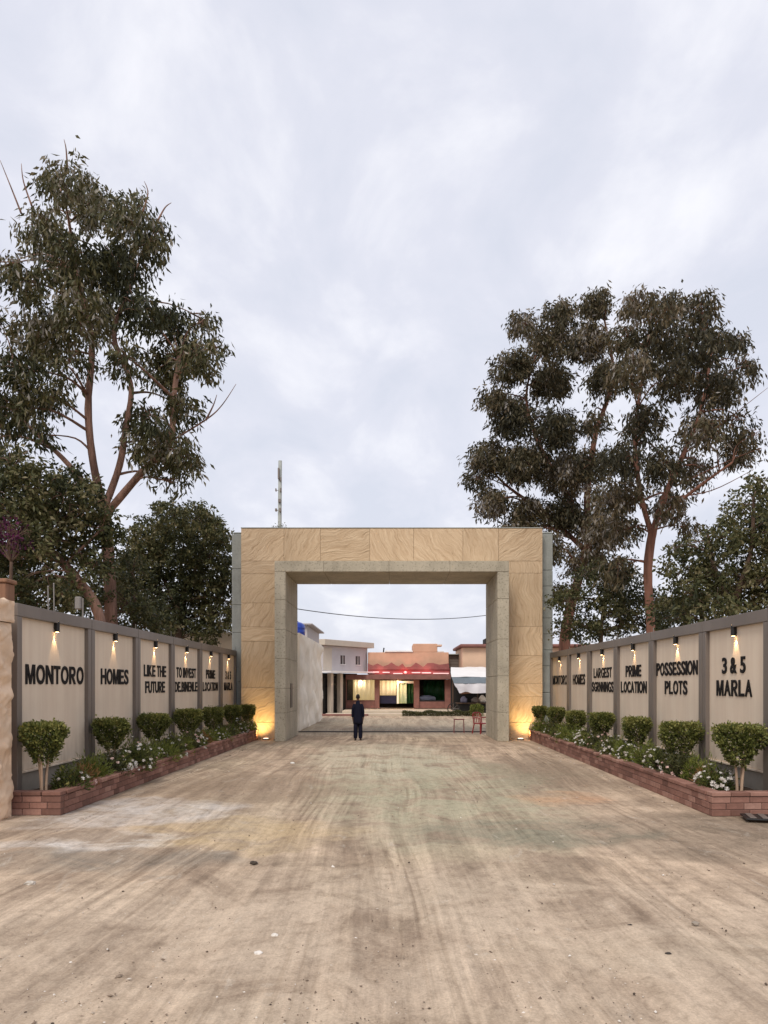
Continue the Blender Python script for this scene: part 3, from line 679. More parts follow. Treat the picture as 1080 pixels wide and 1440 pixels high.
tree('broadleaf_tree', 'lower rounded dark green tree between left eucalyptus and arch', 31.8, [
    [(255,968,0,.16),(252,900,0,.15),(250,850,0,.13)],
    [(250,855,0,.09),(225,800,.2,.07),(215,750,.2,.04)], [(250,852,0,.09),(275,800,-.2,.07),(290,750,-.2,.04)]],
    [(235,725,30),(272,728,28),(300,738,24),(205,760,36),(250,770,40),(300,780,36),(320,762,14),(190,805,36),(235,820,40),(285,825,40),(318,820,20),(210,855,34),(260,865,36),(305,865,26),(330,850,12,.7),(175,835,30),(240,890,26),(290,895,20,.7)],
    M['bark3'], M['leaf_dark'], shrink=0.9, per=64, droop=0.45, clus=18, llen=(0.11,0.2), lwid=(0.06,0.09), spread=0.32, crown_r=2.2)
tree('eucalyptus_tree', 'eucalyptus with reddish trunk right behind the right gate pillar', 35.0, [
    [(792,1010,0,.28),(794,905,0,.25),(801,860,0,.23),(816,805,0,.21),(830,755,0,.19)],
    [(828,760,0,.17),(826,690,-.2,.14),(838,610,-.3,.11),(862,530,-.2,.08),(850,450,0,.04)],
    [(829,762,0,.16),(800,700,.3,.13),(765,640,.5,.10),(740,560,.4,.06),(760,480,.2,.03)],
    [(824,775,0,.13),(770,725,.5,.10),(715,685,.8,.06),(685,655,1,.03)]],
    [(838,425,32),(790,440,36),(735,455,28),(775,480,38),(825,480,44),(722,515,36),(770,535,46),(700,560,26),(850,530,40),(725,585,44),(780,600,44),(690,640,38),(740,650,48),(672,675,18),(800,660,48),(695,705,34),(745,720,44),(795,720,48),(835,650,36,.7),(720,750,40),(770,770,40),(820,790,40,.8),(850,740,44),(835,590,30,.6),(785,830,30,.6)],
    M['bark2'], M['leaf_eucb'], crown_r=3.0, group='tall eucalyptus trees', shrink=0.62, per=84, droop=0.9, clus=15, llen=(0.16,0.32), lwid=(0.05,0.10), spread=0.5)
tree('eucalyptus_tree', 'wide crowned eucalyptus with forked trunk behind the right wall', 25.0, [
    [(916,968,0,.18),(915,880,0,.15),(911,810,0,.14),(914,770,0,.14),(919,742,0,.135)],
    [(918,748,0,.12),(934,700,-.2,.10),(958,645,-.3,.08),(985,580,-.2,.06),(1000,500,0,.03)],
    [(916,750,0,.10),(900,690,.3,.08),(893,610,.4,.06),(905,520,.3,.045),(915,450,.3,.025)],
    [(925,730,0,.07),(975,690,-.6,.05),(1030,650,-1,.03)]],
    [(900,428,32),(945,428,32),(985,432,32),(880,470,34),(930,475,44),(990,485,44),(1030,480,24),(1050,515,22,.7),(890,520,36),(950,530,40),(1010,545,40),(905,590,42),(1040,590,22,.6),(985,600,38),(1035,630,34),(885,640,34),(935,650,36),(980,660,30,.6),(880,690,30),(940,710,30),(880,745,28,.7),(860,700,34),(965,740,24,.6),(1060,610,18,.5),(868,800,30,.8)],
    M['bark2'], M['leaf_eucb'], crown_r=2.8, group='tall eucalyptus trees', extra=[[(960,640,-.3),(1010,600,-.6),(1080,545,-1)],[(958,680,-.2),(1020,650,-.5),(1070,630,-.7)],[(940,700,-.2),(1000,690,-.5),(1060,660,-.7)]], **EUC)
tree('broadleaf_tree', 'dense dark green tree over the right wall at the picture edge', 19.0, [
    [(1035,975,0,.15),(1034,900,0,.14),(1030,850,0,.12)],
    [(1030,855,0,.08),(1005,800,.2,.06),(995,750,.2,.03)], [(1030,852,0,.08),(1055,780,-.2,.06),(1060,700,-.2,.03)]],
    [(1070,680,24),(1045,712,28),(1075,730,30),(1020,755,34),(1060,770,40),(985,775,32),(960,800,24),(1000,810,40),(1045,820,40),(1080,820,40),(970,840,28),(1010,855,34),(1060,860,30),(1110,740,45),(1120,820,50),(950,770,14,.6)],
    M['bark3'], M['leaf_dark'], shrink=0.88, per=66, droop=0.4, clus=18, llen=(0.09,0.16), lwid=(0.05,0.075), spread=0.3, crown_r=1.6)
for (px, D, bl, lab) in ((845, 27.5, [(800,845,26),(840,825,34),(880,830,34),(815,885,26),(855,870,36),(900,865,34),(940,855,24),(930,890,20),(790,880,16,.6),(870,800,22)], 'low dark thicket tree between the two right eucalyptus trunks'),
                     (985, 21.5, [(950,835,24),(975,860,24),(945,870,22),(1000,880,20),(925,850,16,.7)], 'low bushy tree peeping over the PRIME LOCATION panel at right')):
    tree('shrub_tree', lab, D, [[(px,975,0,.09),(px,900,0,.08),(px+4,850,0,.05)]], bl, M['bark3'], M['leaf_dark'], per=60, droop=0.3, clus=14, llen=(0.09,0.16), lwid=(0.05,0.08), spread=0.3, crown_r=1.2)
tree('shrub_tree', 'low dark bushes over the LIKE THE FUTURE panel behind the left wall', 21.0, [[(190,985,0,.08),(190,900,0,.07),(188,860,0,.05)]], [(170,850,30),(205,855,28),(150,825,30),(190,885,22),(120,810,30,.8),(105,845,26),(180,800,26),(225,880,20),(130,860,22)], M['bark3'], M['leaf_dark'], per=60, droop=0.3, clus=14, llen=(0.08,0.14), lwid=(0.05,0.07), spread=0.28, crown_r=1.0)
tree('bougainvillea', 'purple flowering climber at the left picture edge', 15.2, [[(12,1010,0,.05),(14,880,0,.045),(16,790,0,.03)]], [(8,742,22,.9),(28,752,16,.7),(-25,745,26,.9),(12,765,16,.6)], M['bark3'], M['leaf_purple'], per=70, droop=0.2, clus=12, llen=(0.05,0.08), lwid=(0.04,0.055), spread=0.2, crown_r=0.6, cat='shrub')

# ------------------------------------------------------------------ topiary
def topiary(s, px, wpx, ytop, xc, label):
    D = xc*F/abs(px-VX); sc = F/D; x = xc*s; zt = H-(ytop-VY)/sc; w = wpx/sc/2*0.93; hgt = w*random.uniform(1.8,2.25); zb = zt-hgt
    t = thing('topiary_tree', (x, D, 0.28), label, 'topiary', 'clipped topiary trees in the planters')
    for k in range(3):
        a = k*2.1+random.random(); r = 0.035
        b = (x+r*math.cos(a), D+r*math.sin(a), 0.24); tp = (x+w*0.35*math.cos(a+.4), D+w*0.35*math.sin(a+.4), zb+hgt*0.5)
        mid = (x+0.05*math.cos(a+.2), D+0.05*math.sin(a+.2), (0.24+zb)/2+0.1); sp_, ro = smooth_path([b, mid, tp], [0.026,0.022,0.010], 4); MB().tube(sp_, ro, 7).build('stem', M['stem'], t, True)
    n = int(6200*min(1.15, max(0.6, (w/0.33)**2)))
    # inverted cone with flat rounded top; points biased to the surface
    u = RNG.uniform(0,1,n)**0.52; prof = np.where(u < 0.66, 0.24+0.76*(u/0.66)**0.95, 1.0); prof = np.where(u > 0.86, np.sqrt(np.clip(1-((u-0.86)/0.16)**2, 0.1, 1)), prof)
    a = RNG.uniform(0,2*np.pi,n); la, lb = random.uniform(.08,.2), random.uniform(.05,.14); lump = 1+la*np.sin(a*random.choice((2,3))+random.random()*6+u*4)+lb*np.sin(a*5+u*9+random.random()*6)
    top = RNG.uniform(0,1,n) < 0.22; u = np.where(top, RNG.uniform(0.93,1.02,n), u)
    rr = np.where(top, np.sqrt(RNG.uniform(0,1,n))*0.95, RNG.uniform(0.45,1.0,n)**0.35*prof*RNG.normal(1,0.085,n))*w*lump
    C = np.stack([x+rr*np.cos(a), D+rr*np.sin(a), zb+u*hgt+RNG.normal(0,0.022,n)], 1)
    dr = unit(np.stack([np.cos(a)*0.8, np.sin(a)*0.8, 0.35+0.6*(u-0.5)], 1)+RNG.normal(size=(n,3))*0.65)
    v = 0.28+0.45*vnoise(a*3+px, u*7)+RNG.normal(0,0.20,n)+np.where(u > 0.85, 0.22, 0)  # crown tops paler: light from above put into the leaf colour
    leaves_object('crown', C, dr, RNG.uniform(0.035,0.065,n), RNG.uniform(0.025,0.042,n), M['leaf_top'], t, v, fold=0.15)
    return D
names_l = ['MONTORO','HOMES','LIKE THE FUTURE','TO INVEST','PRIME LOCATION','3 & 5 MARLA']
names_r = names_l[:0]+['3 & 5 MARLA','POSSESSION PLOTS','PRIME LOCATION','LARGEST','HOMES','MONTORO']
TL = [(61,62,1020,5.48),(156,45,1014,5.48),(216.5,40,1007,5.48),(264.5,36,1000,5.48),(299,29,997,5.48),(326,25,994,5.48),(348,21,993,5.25)]
TR = [(1040,60,1023,5.45),(956,50,1019,5.45),(895,38,1012,5.45),(846,34,1005,5.45),(810,28,1002,5.45),(782.5,25,997,5.45),(759,21,995,5.25)]
for k, a in enumerate(TL):
    topiary(-1, *a, 'clipped topiary tree before the %s panel of the left wall' % names_l[k] if k < 6 else 'last small topiary tree against the left gate pillar')
for k, a in enumerate(TR):
    topiary(1, *a, 'clipped topiary tree before the %s panel of the right wall' % names_r[k] if k < 6 else 'last small topiary tree against the right gate pillar')

# ------------------------------------------------------------------ flowering bushes
def bush(s, x, y, r, h, leaf, nfl, pet, name, label, long=False):
    t = thing(name, (x*s, y, 0.27), label, 'plant', 'low plants in the brick planters')
    n = int(950*(r/0.3)**2); d = unit(RNG.normal(size=(n,3))); d[:,2] = np.abs(d[:,2]); rad = RNG.uniform(0.2,1,n)**0.5
    lump = 1+0.22*np.sin(np.arctan2(d[:,1],d[:,0])*3+random.random()*6)
    C = np.stack([x*s+d[:,0]*r*rad*lump, y+d[:,1]*r*1.25*rad*lump, 0.27+d[:,2]*h*rad*lump], 1)
    dr = unit(d+RNG.normal(size=(n,3))*0.6+np.array([0,0,0.35]))
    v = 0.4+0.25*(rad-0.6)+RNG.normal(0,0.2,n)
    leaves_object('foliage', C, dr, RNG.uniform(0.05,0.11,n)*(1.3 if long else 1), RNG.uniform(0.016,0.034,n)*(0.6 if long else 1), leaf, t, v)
    st = MB()
    for q in range(7):
        a = random.uniform(0,6.28); st.tube([(x*s,y,0.24),(x*s+r*0.4*math.cos(a),y+r*0.4*math.sin(a),0.27+h*0.35),(x*s+r*0.7*math.cos(a),y+r*0.7*math.sin(a),0.27+h*0.6)],[0.008,0.006,0.003],5)
    st.build('stems', M['bark3'], t)
    if nfl:
        fd = unit(RNG.normal(size=(nfl,3))*np.array([1,1,0.6])+np.array([-0.3*s,-0.45,0.35])); fd[:,2] = np.abs(fd[:,2])*1.0+0.05
        Cf = np.stack([x*s+fd[:,0]*r*1.12, y+fd[:,1]*r*1.4, 0.29+fd[:,2]*h*1.12], 1)
        # each bloom: six petals round a centre
        k = 7; ang = np.arange(k)*2*np.pi/k; nrm = unit(fd+np.array([0,-0.5,0.6])); e1 = unit(np.cross(nrm, np.array([0.3,1,0.2]))); e2 = np.cross(nrm, e1)
        pd = (e1[:,None,:]*np.cos(ang)[None,:,None]+e2[:,None,:]*np.sin(ang)[None,:,None]+nrm[:,None,:]*0.35).reshape(-1,3)
        sz = np.repeat(RNG.uniform(0.026,0.05,nfl), k)
        leaves_object('blossoms', np.repeat(Cf, k, 0), unit(pd), sz, sz*0.75, pet, t, np.repeat(RNG.uniform(0,1,nfl), k), kind='stuff')
KINDS = [('leaf_top', 34, 'petal', 'flowering_bush', 'leafy bush dotted with white flowers', False), ('leaf_lime', 0, 'petal', 'leafy_bush', 'feathery light green bush', True),
         ('leaf_dark', 14, 'petal_pink', 'flowering_bush', 'dark bush with pale pink flowers', False), ('leaf_rust', 5, 'petal_pink', 'rusty_bush', 'small orange brown bush', True)]
for s, ED, nm, side in ((-1, LE, names_l, 'left'), (1, RE, names_r, 'right')):
    for k in range(6):
        ya, yb = max(ED[k], 12.15), min(ED[k+1], 28.2); w = yb-ya
        for q, (frac, kind) in enumerate(((0.17,0),(0.36,3 if (k % 3 == 0) else 2),(0.58,1),(0.80,0 if k % 2 else 2),(0.95,1 if k % 2 else 0))):
            L_, nf, pt, nmn, desc, lg = KINDS[kind]
            x = 5.30 + random.uniform(-0.10,0.12); r = random.uniform(0.25,0.34)
            if kind == 3: r *= 0.75
            pos = ('nearest end', 'near side', 'middle', 'far side', 'farthest end')[q]
            nf = nf if random.random() < 0.7 else nf//4
            bush(s, x, ya+w*frac+random.uniform(-.08,.08), r, r*random.uniform(1.15,1.7), M[L_], int(nf*random.uniform(.6,1.3)), M[pt], nmn,
                 '%s, %s of %s %s panel' % (desc, pos, side, nm[k].split(' ')[0] if nm[k] != '3 & 5 MARLA' else 'MARLA'), lg)

# ------------------------------------------------------------------ rough pillar and post at the left edge
def rough_block(name, x0, x1, y0, y1, z0, z1, amp, mat, parent, seed=0, freq=4.0, step=0.06):
    m = MB()
    def face(o, u, v, nu, nv, nrm):
        k = len(m.v); o = np.array(o, float); u = np.array(u, float); v = np.array(v, float)
        for j in range(nv+1):
            for i in range(nu+1):
                p = o + u*i/nu + v*j/nv; e_ = min(i, nu-i, 1)*min(j, nv-j, 1)
                q = np.array([p[0]+p[1], p[2]])
                h = float(vnoise(np.array(q[0]*freq+9), np.array(q[1]*freq+3), seed)-0.5) + 0.6*abs(float(vnoise(np.array((q[0]-q[1])*freq*1.7), np.array((q[1]+.6*q[0])*freq*1.2), seed+1)-0.5))
                m.v.append(tuple(p + np.array(nrm)*h*amp*e_))
        for j in range(nv):
            for i in range(nu):
                a = k+j*(nu+1)+i; m.f.append((a, a+1, a+nu+2, a+nu+1))
    X, Y, Z = x1-x0, y1-y0, z1-z0; nx, ny, nz = (max(2, int(d/step)) for d in (X, Y, Z))
    face((x0,y0,z0),(X,0,0),(0,0,Z),nx,nz,(0,-1,0)); face((x1,y0,z0),(0,Y,0),(0,0,Z),ny,nz,(1,0,0)); face((x1,y1,z0),(-X,0,0),(0,0,Z),nx,nz,(0,1,0)); face((x0,y1,z0),(0,-Y,0),(0,0,Z),ny,nz,(-1,0,0))
    face((x0,y0,z1),(X,0,0),(0,Y,0),nx,ny,(0,0,1))
    return m.build(name, mat, parent, True)
M['cloth'] = simple('pale_crumpled_sheet', srgb(222,194,166), 0.7, 0.14, 3, 0.35, bd=0.02)
M['brown'] = simple('brown_timber', srgb(140,104,82), 0.8, 0.2, 5, 0.2, stretch=(3,3,0.4))
t = thing('wrapped_pillar', (-6.25, 11.62, 0), 'pale pillar wrapped in crumpled sheeting at the left edge', 'pillar')
rough_block('shaft', -6.75, -5.80, 11.2, 11.72, 0.0, 2.93, 0.11, M['cloth'], t, 3, 6.5, 0.03)
rough_block('head', -6.77, -5.77, 11.17, 11.75, 2.94, 3.27, 0.08, M['cloth'], t, 6, 6.5, 0.03)
t = thing('timber_post', (-6.35, 12.7, 0), 'brown timber post rising behind the pale wrapped pillar', 'post')
MB().cbox(-6.75, -6.30, 12.55, 12.85, 0, 3.66, 0.015).build('shaft', M['brown'], t); MB().cbox(-6.78, -6.27, 12.52, 12.88, 3.663, 3.73, 0.015).build('cap', M['brown'], t)
# thin stakes and a lamp fixture showing over the left wall
for px, pt, D, lab in ((69,826,14.6,'thin stake over the MONTORO panel at left'), (77,822,14.9,'taller thin stake over the MONTORO panel at left')):
    x = (px-VX)/F*D; z = H-(pt-VY)/F*D; t = thing('stake', (x, D, 0), lab, 'stake', 'thin stakes behind the left wall')
    MB().tube([(x,D,0),(x+0.01,D,z*0.5),(x-0.02,D,z)], [0.016,0.014,0.012], 7).build('shaft', M['rod'], t); MB().lathe((x-0.02,D,z), [(0.014,0),(0.018,0.01),(0.010,0.03)], 8).build('tip', M['rod'], t)
D = 15.6; x = (113-VX)/F*D; t = thing('pole_lamp', (x, D, 0), 'small white lamp on a thin pole behind the left wall', 'lamp')
MB().tube([(x+0.05,D,0),(x+0.05,D,3.75)], 0.018, 8).build('pole', M['rod'], t); MB().cbox(x-0.10,x+0.025,D-0.06,D+0.06,3.52,3.78,0.02).build('head', M['petal_w'] if 'petal_w' in M else M['rod'], t)
# dark metal plate lying by the right planter
t = thing('metal_plate', (5.55, 11.45, 0), 'dark flat metal drain cover lying by the right planter end', 'drain cover')
m = MB().cbox(5.18, 6.1, 11.12, 11.62, 0.035, 0.06, 0.008); m.rotz(R(-14), (5.4, 11.4)); m.build('plate', M['black'], t)
for k in range(5):
    m = MB().cbox(5.24+k*0.17, 5.33+k*0.17, 11.16, 11.58, 0.061, 0.072, 0.003); m.rotz(R(-14), (5.4, 11.4)); m.build('rib', M['frame'], t)
m = MB().box(5.24, 6.0, 11.2, 11.56, 0.0, 0.036); m.rotz(R(-14), (5.4, 11.4)); m.build('packing', M['soil'], t)

# ------------------------------------------------------------------ far buildings seen through the arch
M['white_wall'] = simple('white_plaster', srgb(238,228,212), 0.85, 0.10, 1.2, 0.35, bd=0.03)
M['lilac_wall'] = simple('pale_grey_plaster', srgb(186,182,184), 0.85, 0.07, 1.2, 0.1)
M['beige'] = simple('beige_concrete', srgb(196,186,172), 0.85, 0.1, 1.0, 0.1)
M['peach'] = simple('peach_plaster', srgb(205,164,138), 0.85, 0.14, 0.9, 0.2)
M['peach2'] = simple('pale_peach_plaster', srgb(214,182,156), 0.85, 0.08, 1.0, 0.1)
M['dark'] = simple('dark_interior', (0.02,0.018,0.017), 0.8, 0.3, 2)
M['redbrick'] = simple('brown_red_tile', srgb(132,92,84), 0.8, 0.18, 3, 0.2)
M['red'] = simple('red_fascia', srgb(170,92,92), 0.6, 0.2, 1.5, 0.1)
M['redcloth'] = simple('dull_red_cloth', srgb(146,92,88), 0.85, 0.2, 2, 0.2)
M['navy'] = simple('navy_panel', srgb(38,38,62), 0.4, 0.15, 2)
M['green'] = simple('dark_green_panel', srgb(30,74,40), 0.5, 0.25, 1.0)
M['greycloth'] = simple('grey_lilac_cover', srgb(130,128,148), 0.7, 0.2, 1.5, 0.1)
M['white_paint'] = simple('white_paint', srgb(226,224,222), 0.6, 0.06, 2)
M['bluegrey'] = simple('blue_grey_sheet', srgb(116,128,138), 0.5, 0.2, 1.5, 0.1)
M['tankblue'] = simple('blue_plastic', srgb(40,70,170), 0.35, 0.12, 3, 0.05, 0, 0.5)
M['pave'] = simple('pale_pavement', srgb(196,182,162), 0.85, 0.1, 2, 0.1)
M['curtain'] = emit('lit_curtain', (1.0,0.66,0.27), 0.36); M['greenlit'] = emit('lit_green', (0.30,0.42,0.06), 0.28)  # shop light put into the curtains and door post as material glow
M['tube'] = emit('pink_tube', (1.0,0.50,0.46), 0.55)
M['redlamp'] = emit('red_lamp', (1.0,0.14,0.12), 1.2)
M['redplastic'] = simple('red_plastic', srgb(150,40,40), 0.4, 0.12, 4, 0.05, 0, 0.5)
gl = MT('window_glass', 0.05, 0.5); gl.col((0.8,0.85,0.85)); gl.b.inputs['Transmission Weight'].default_value = 1.0; gl.b.inputs['IOR'].default_value = 1.05; M['glass'] = gl.m
gd = MT('dark_glass', 0.08, 0.6); gd.col((0.03,0.035,0.045)); M['dglass'] = gd.m
sk = MT('clear_sheet', 0.35, 0.4); sk.col((0.75,0.73,0.76)); sk.b.inputs['Transmission Weight'].default_value = 0.35; M['sheet'] = sk.m

# left rough white building
t = thing('white_building', (-8, 38.5, 0), 'rough white plastered building left behind the arch', 'building')
rough_block('wall', -12, -4.05, 33.4, 43.4, 0, 4.25, 0.30, M['white_wall'], t, 12, 1.5, 0.16)
MB().cbox(-6.2, -4.12, 37.0, 42.9, 4.22, 4.86, 0.02).build('stair_head', M['lilac_wall'], t)
MB().cbox(-6.5, -3.86, 36.8, 43.2, 4.862, 4.94, 0.02).build('roof_slab', M['lilac_wall'], t)
t = thing('water_tank', (-4.50, 35.5, 4.25), 'blue plastic water tank on the rough white building', 'water tank')
MB().lathe((-4.50,35.5,4.25), [(0.40,0),(0.44,0.03),(0.44,0.16),(0.455,0.18),(0.44,0.20),(0.44,0.34),(0.455,0.36),(0.44,0.38),(0.42,0.50),(0.30,0.60),(0.14,0.64)], 24).build('tank_body', M['tankblue'], t, True)
MB().lathe((-4.50,35.5,4.885), [(0.13,0),(0.13,0.04),(0.09,0.055)], 16).build('lid', M['tankblue'], t)

# two storey grey building, turned a little
t = thing('grey_building', (-4.6, 52.5, 0), 'pale grey two storey building with overhanging upper floor', 'building')
a0 = Vector((-4.66, 51.2)); a1 = Vector((-1.86, 55.6)); wl = (a1-a0).length; ang = math.atan2(a1.y-a0.y, a1.x-a0.x)
def gb(name, mat, u0, u1, v0, v1, z0, z1, c=0.01, parent=t):
    m = MB().cbox(a0.x+u0, a0.x+u1, a0.y+v0, a0.y+v1, z0, z1, c); m.rotz(ang, (a0.x, a0.y)); return m.build(name, mat, parent)
gb('upper_wall', M['lilac_wall'], 0.0, wl, 0.0, 5.0, 2.95, 4.62)
gb('roof_slab', M['beige'], -0.25, wl+0.35, -0.35, 5.2, 4.64, 5.02)
gb('canopy', M['white_paint'], -0.15, wl+0.0, -0.75, 0.0, 2.82, 2.93)
for u in (1.95, 3.75):
    w_ = gb('window', M['dglass'], u, u+0.50, -0.012, 0.05, 3.42, 4.02, 0.005); gb('mullion', M['white_paint'], u+0.23, u+0.27, -0.03, -0.013, 3.42, 4.02, 0.004, w_); gb('sill', M['white_paint'], u-0.05, u+0.55, -0.06, 0.0, 3.37, 3.415, 0.004, w_)
gb('side_return', M['beige'], 0.02, 0.95, -0.03, -0.002, 2.98, 4.5)
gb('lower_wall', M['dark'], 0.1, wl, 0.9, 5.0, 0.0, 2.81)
for u in (0.05, 1.25, 2.35): gb('column', M['beige'], u, u+0.30, 0.3, 0.6, 0.0, 2.81)
for u in (0.42, 1.62):
    sh = gb('shutter', M['dark'], u, u+0.75, 0.70, 0.78, 0.0, 2.6)
    for z in range(8): gb('slat', M['black'], u+0.02, u+0.73, 0.675, 0.698, 0.1+z*0.3, 0.36+z*0.3, 0.008, sh)

# the row of shops
DSH = 55.0; SC = F/DSH
sx = lambda px: (px-VX)/SC
sz = lambda py: H-(py-VY)/SC
t = thing('shop_building', (1.0, DSH, 0), 'low peach shop building with lit windows and red fascia', 'building')
def sb(name, mat, px0, px1, py0, py1, y0, y1, c=0.012, parent=t): return MB().cbox(sx(px0), sx(px1), y0, y1, sz(py1), sz(py0), c).build(name, mat, parent)
MB().cbox(sx(486), sx(634), 51.2, 61, 0.0, 0.28, 0.02).build('platform', M['pave'], t)
sb('upper_wall', M['peach'], 517, 631.5, 917, 948, DSH+0.35, 60, 0.03)
sb('parapet_block', M['peach'], 581, 615.5, 904.8, 916.9, DSH+0.36, 59, 0.03)
sb('parapet_ledge', M['white_paint'], 541, 580.8, 914.6, 916.8, DSH+0.28, DSH+0.9, 0.01)
sb('side_parapet', M['white_paint'], 616, 625, 915.0, 916.9, DSH+0.36, DSH+0.9, 0.01)
sb('chimney_slab', M['peach2'], 614.5, 622, 906, 908.4, DSH+0.30, DSH+1.4, 0.01)
sb('fascia', M['red'], 517, 632.5, 939.5, 948.4, DSH+0.05, DSH+0.34, 0.01)
sb('canopy', M['redbrick'], 487, 633.5, 948.8, 955.6, DSH-0.75, DSH+0.33, 0.02)
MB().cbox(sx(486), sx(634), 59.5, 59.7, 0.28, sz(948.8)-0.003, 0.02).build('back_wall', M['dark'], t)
for a, b in ((484,487.5),(526.8,533.5),(582,589.7),(625.6,633.6)):
    sb('pillar', M['redbrick'], a, b, 955.8, 996.2, DSH-0.1, DSH+0.5, 0.01)
for a, b in ((487.6,526.7),(589.8,625.5)):
    sb('low_wall', M['redbrick'], a, b, 986.6, 996.2, DSH, DSH+0.3, 0.01)
def curtain(px0, px1, py0, py1, y, mat, name, amp=0.05, wl_=0.28, parent=t):
    x0, x1 = sx(px0), sx(px1); n = int((x1-x0)/0.035); m = MB()
    for i in range(n+1):
        x = x0+(x1-x0)*i/n; yy = y+amp*math.sin(2*math.pi*(x-x0)/wl_+0.8*math.sin(x*5)); m.v += [(x,yy,sz(py1)),(x,yy,sz(py0)),(x,yy+0.012,sz(py1)),(x,yy+0.012,sz(py0))]
    for i in range(n):
        a = i*4; m.f += [(a,a+4,a+5,a+1),(a+2,a+3,a+7,a+6),(a+1,a+5,a+7,a+3),(a,a+2,a+6,a+4)]
    return m.build(name, mat, parent, True)
w_ = sb('window_frame', M['redbrick'], 487.7, 526.6, 984.8, 986.4, DSH+0.05, DSH+0.25, 0.005)
curtain(487.8, 526.6, 956, 984.7, DSH+0.6, M['curtain'], 'curtain', parent=w_)
MB().cbox(sx(488), sx(526.5), DSH+0.14, DSH+0.15, sz(984.6), sz(956), 0.002).build('pane', M['glass'], w_)
w_ = sb('counter', M['navy'], 534, 557.2, 978.4, 989.5, DSH+0.3, DSH+0.9, 0.01); curtain(534, 557.2, 957, 978, DSH+0.55, M['curtain'], 'curtain', parent=w_)
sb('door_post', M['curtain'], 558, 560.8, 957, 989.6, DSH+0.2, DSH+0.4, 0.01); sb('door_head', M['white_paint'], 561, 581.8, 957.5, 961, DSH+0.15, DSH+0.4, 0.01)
curtain(561, 572, 961.2, 989.4, DSH+0.5, M['greenlit'], 'green_curtain'); curtain(572, 581.9, 961.2, 989.4, DSH+0.55, M['green'], 'green_curtain')
w_ = sb('window_frame', M['black'], 589.9, 625.4, 984.8, 986.4, DSH+0.05, DSH+0.25, 0.005)
curtain(596, 625.3, 957, 984.6, DSH+0.7, M['green'], 'green_curtain', 0.04, 0.4, w_); MB().cbox(sx(590), sx(625.3), DSH+0.14, DSH+0.15, sz(984.6), sz(956), 0.002).build('pane', M['glass'], w_)
m = MB().lathe((sx(601), DSH+0.42, sz(986.3)), [(0.62,0),(0.62,0.22),(0.5,0.36),(0.2,0.42)], 16); m.v = [(x,DSH+0.42+(y-DSH-0.42)*0.25,z) for x,y,z in m.v]; m.build('grey_mound', M['greycloth'], w_, True)  # low grey mound behind the right-hand pane
# torn red cloth along the fascia
random.seed(21); top = []; x = 517.0
while x < 631: top.append((x, random.uniform(931.5,938.5))); x += random.uniform(4,9)
poly = [(sx(517), sz(941.5))] + [(sx(631.5), sz(941.5))] + [(sx(631.5), sz(936))] + [(sx(a), sz(b)) for a, b in reversed(top)]
prism(poly, DSH-0.05, DSH+0.02).build('cloth_valance', M['redcloth'], t)
for a, b, y in ((521,533,945.2),(538,548,945.6),(553,566,947.2),(579,591,946),(593,606,946.3),(609,631,947)): MB().tube([(sx(a), DSH-0.06, sz(y)), (sx(b), DSH-0.06, sz(y))], 0.035, 8).build('tube_light', M['tube'], t)
MB().lathe((sx(570), DSH-0.2, sz(947.5)), [(0.06,0),(0.11,0.04),(0.11,0.14),(0.05,0.18)], 14).build('red_lamp', M['redlamp'], t, True)
def plight(name, loc, e_, col_, rad=0.1):
    l = bpy.data.lights.new(name, 'POINT'); l.energy = e_; l.color = col_; l.shadow_soft_size = rad; o = link(bpy.data.objects.new(name, l)); o.parent = t; o.location = Vector(loc)-root_loc(t)
plight('red_light', (sx(570), DSH-0.55, sz(944)), 9, (1,0.12,0.10)); plight('tube_glow', (sx(600), DSH-0.5, sz(943)), 7, (1,0.4,0.35)); plight('tube_glow', (sx(535), DSH-0.5, sz(943)), 7, (1,0.4,0.35))
plight('shop_light', (sx(558), DSH-0.3, 2.2), 40, (1,0.66,0.34)); plight('shop_light', (sx(507), DSH+0.35, 2.2), 14, (1,0.70,0.40))
# roof bits: pipe and dish
m = MB(); m.tube([P(534,921,56),P(539,919,56),P(540,911,56)], 0.05, 7); m.build('roof_pipe', M['dark'], t)
# grey brown house gap and tan house at right
t = thing('brown_shed', (4.6, 57, 0), 'grey brown timber shed between the peach shop and the tan house', 'shed')
for k in range(6): MB().cbox(sx(632.3), sx(652), 57.0+k*0.0, 57.25, sz(948)+k*0.24+0.003, sz(948)+(k+1)*0.24, 0.02).build('plank', M['greywood'] if 'greywood' in M else M['frame'], t)
MB().cbox(sx(632.3), sx(652), 57.02, 57.22, 0, sz(948), 0.02).build('lower_wall', M['frame'], t); MB().cbox(sx(630.5), sx(654), 56.7, 60, sz(948)+1.443, sz(948)+1.52, 0.02).build('roof', M['flank'], t)
t = thing('tan_house', (7.5, 54, 0), 'tan house with dark roof coping at the right', 'house')
MB().cbox(sx(648.5), 15, 54, 60, 0, sz(911.5), 0.02).build('wall', M['peach2'], t); MB().cbox(sx(644.5), 15.2, 53.6, 60.2, sz(911.3), sz(907), 0.06).build('coping', M['redbrick'], t)
MB().cbox(sx(680), sx(690), 53.9, 55.5, sz(906.8), sz(899), 0.02).build('roof_tank_stand', M['dark'], t)

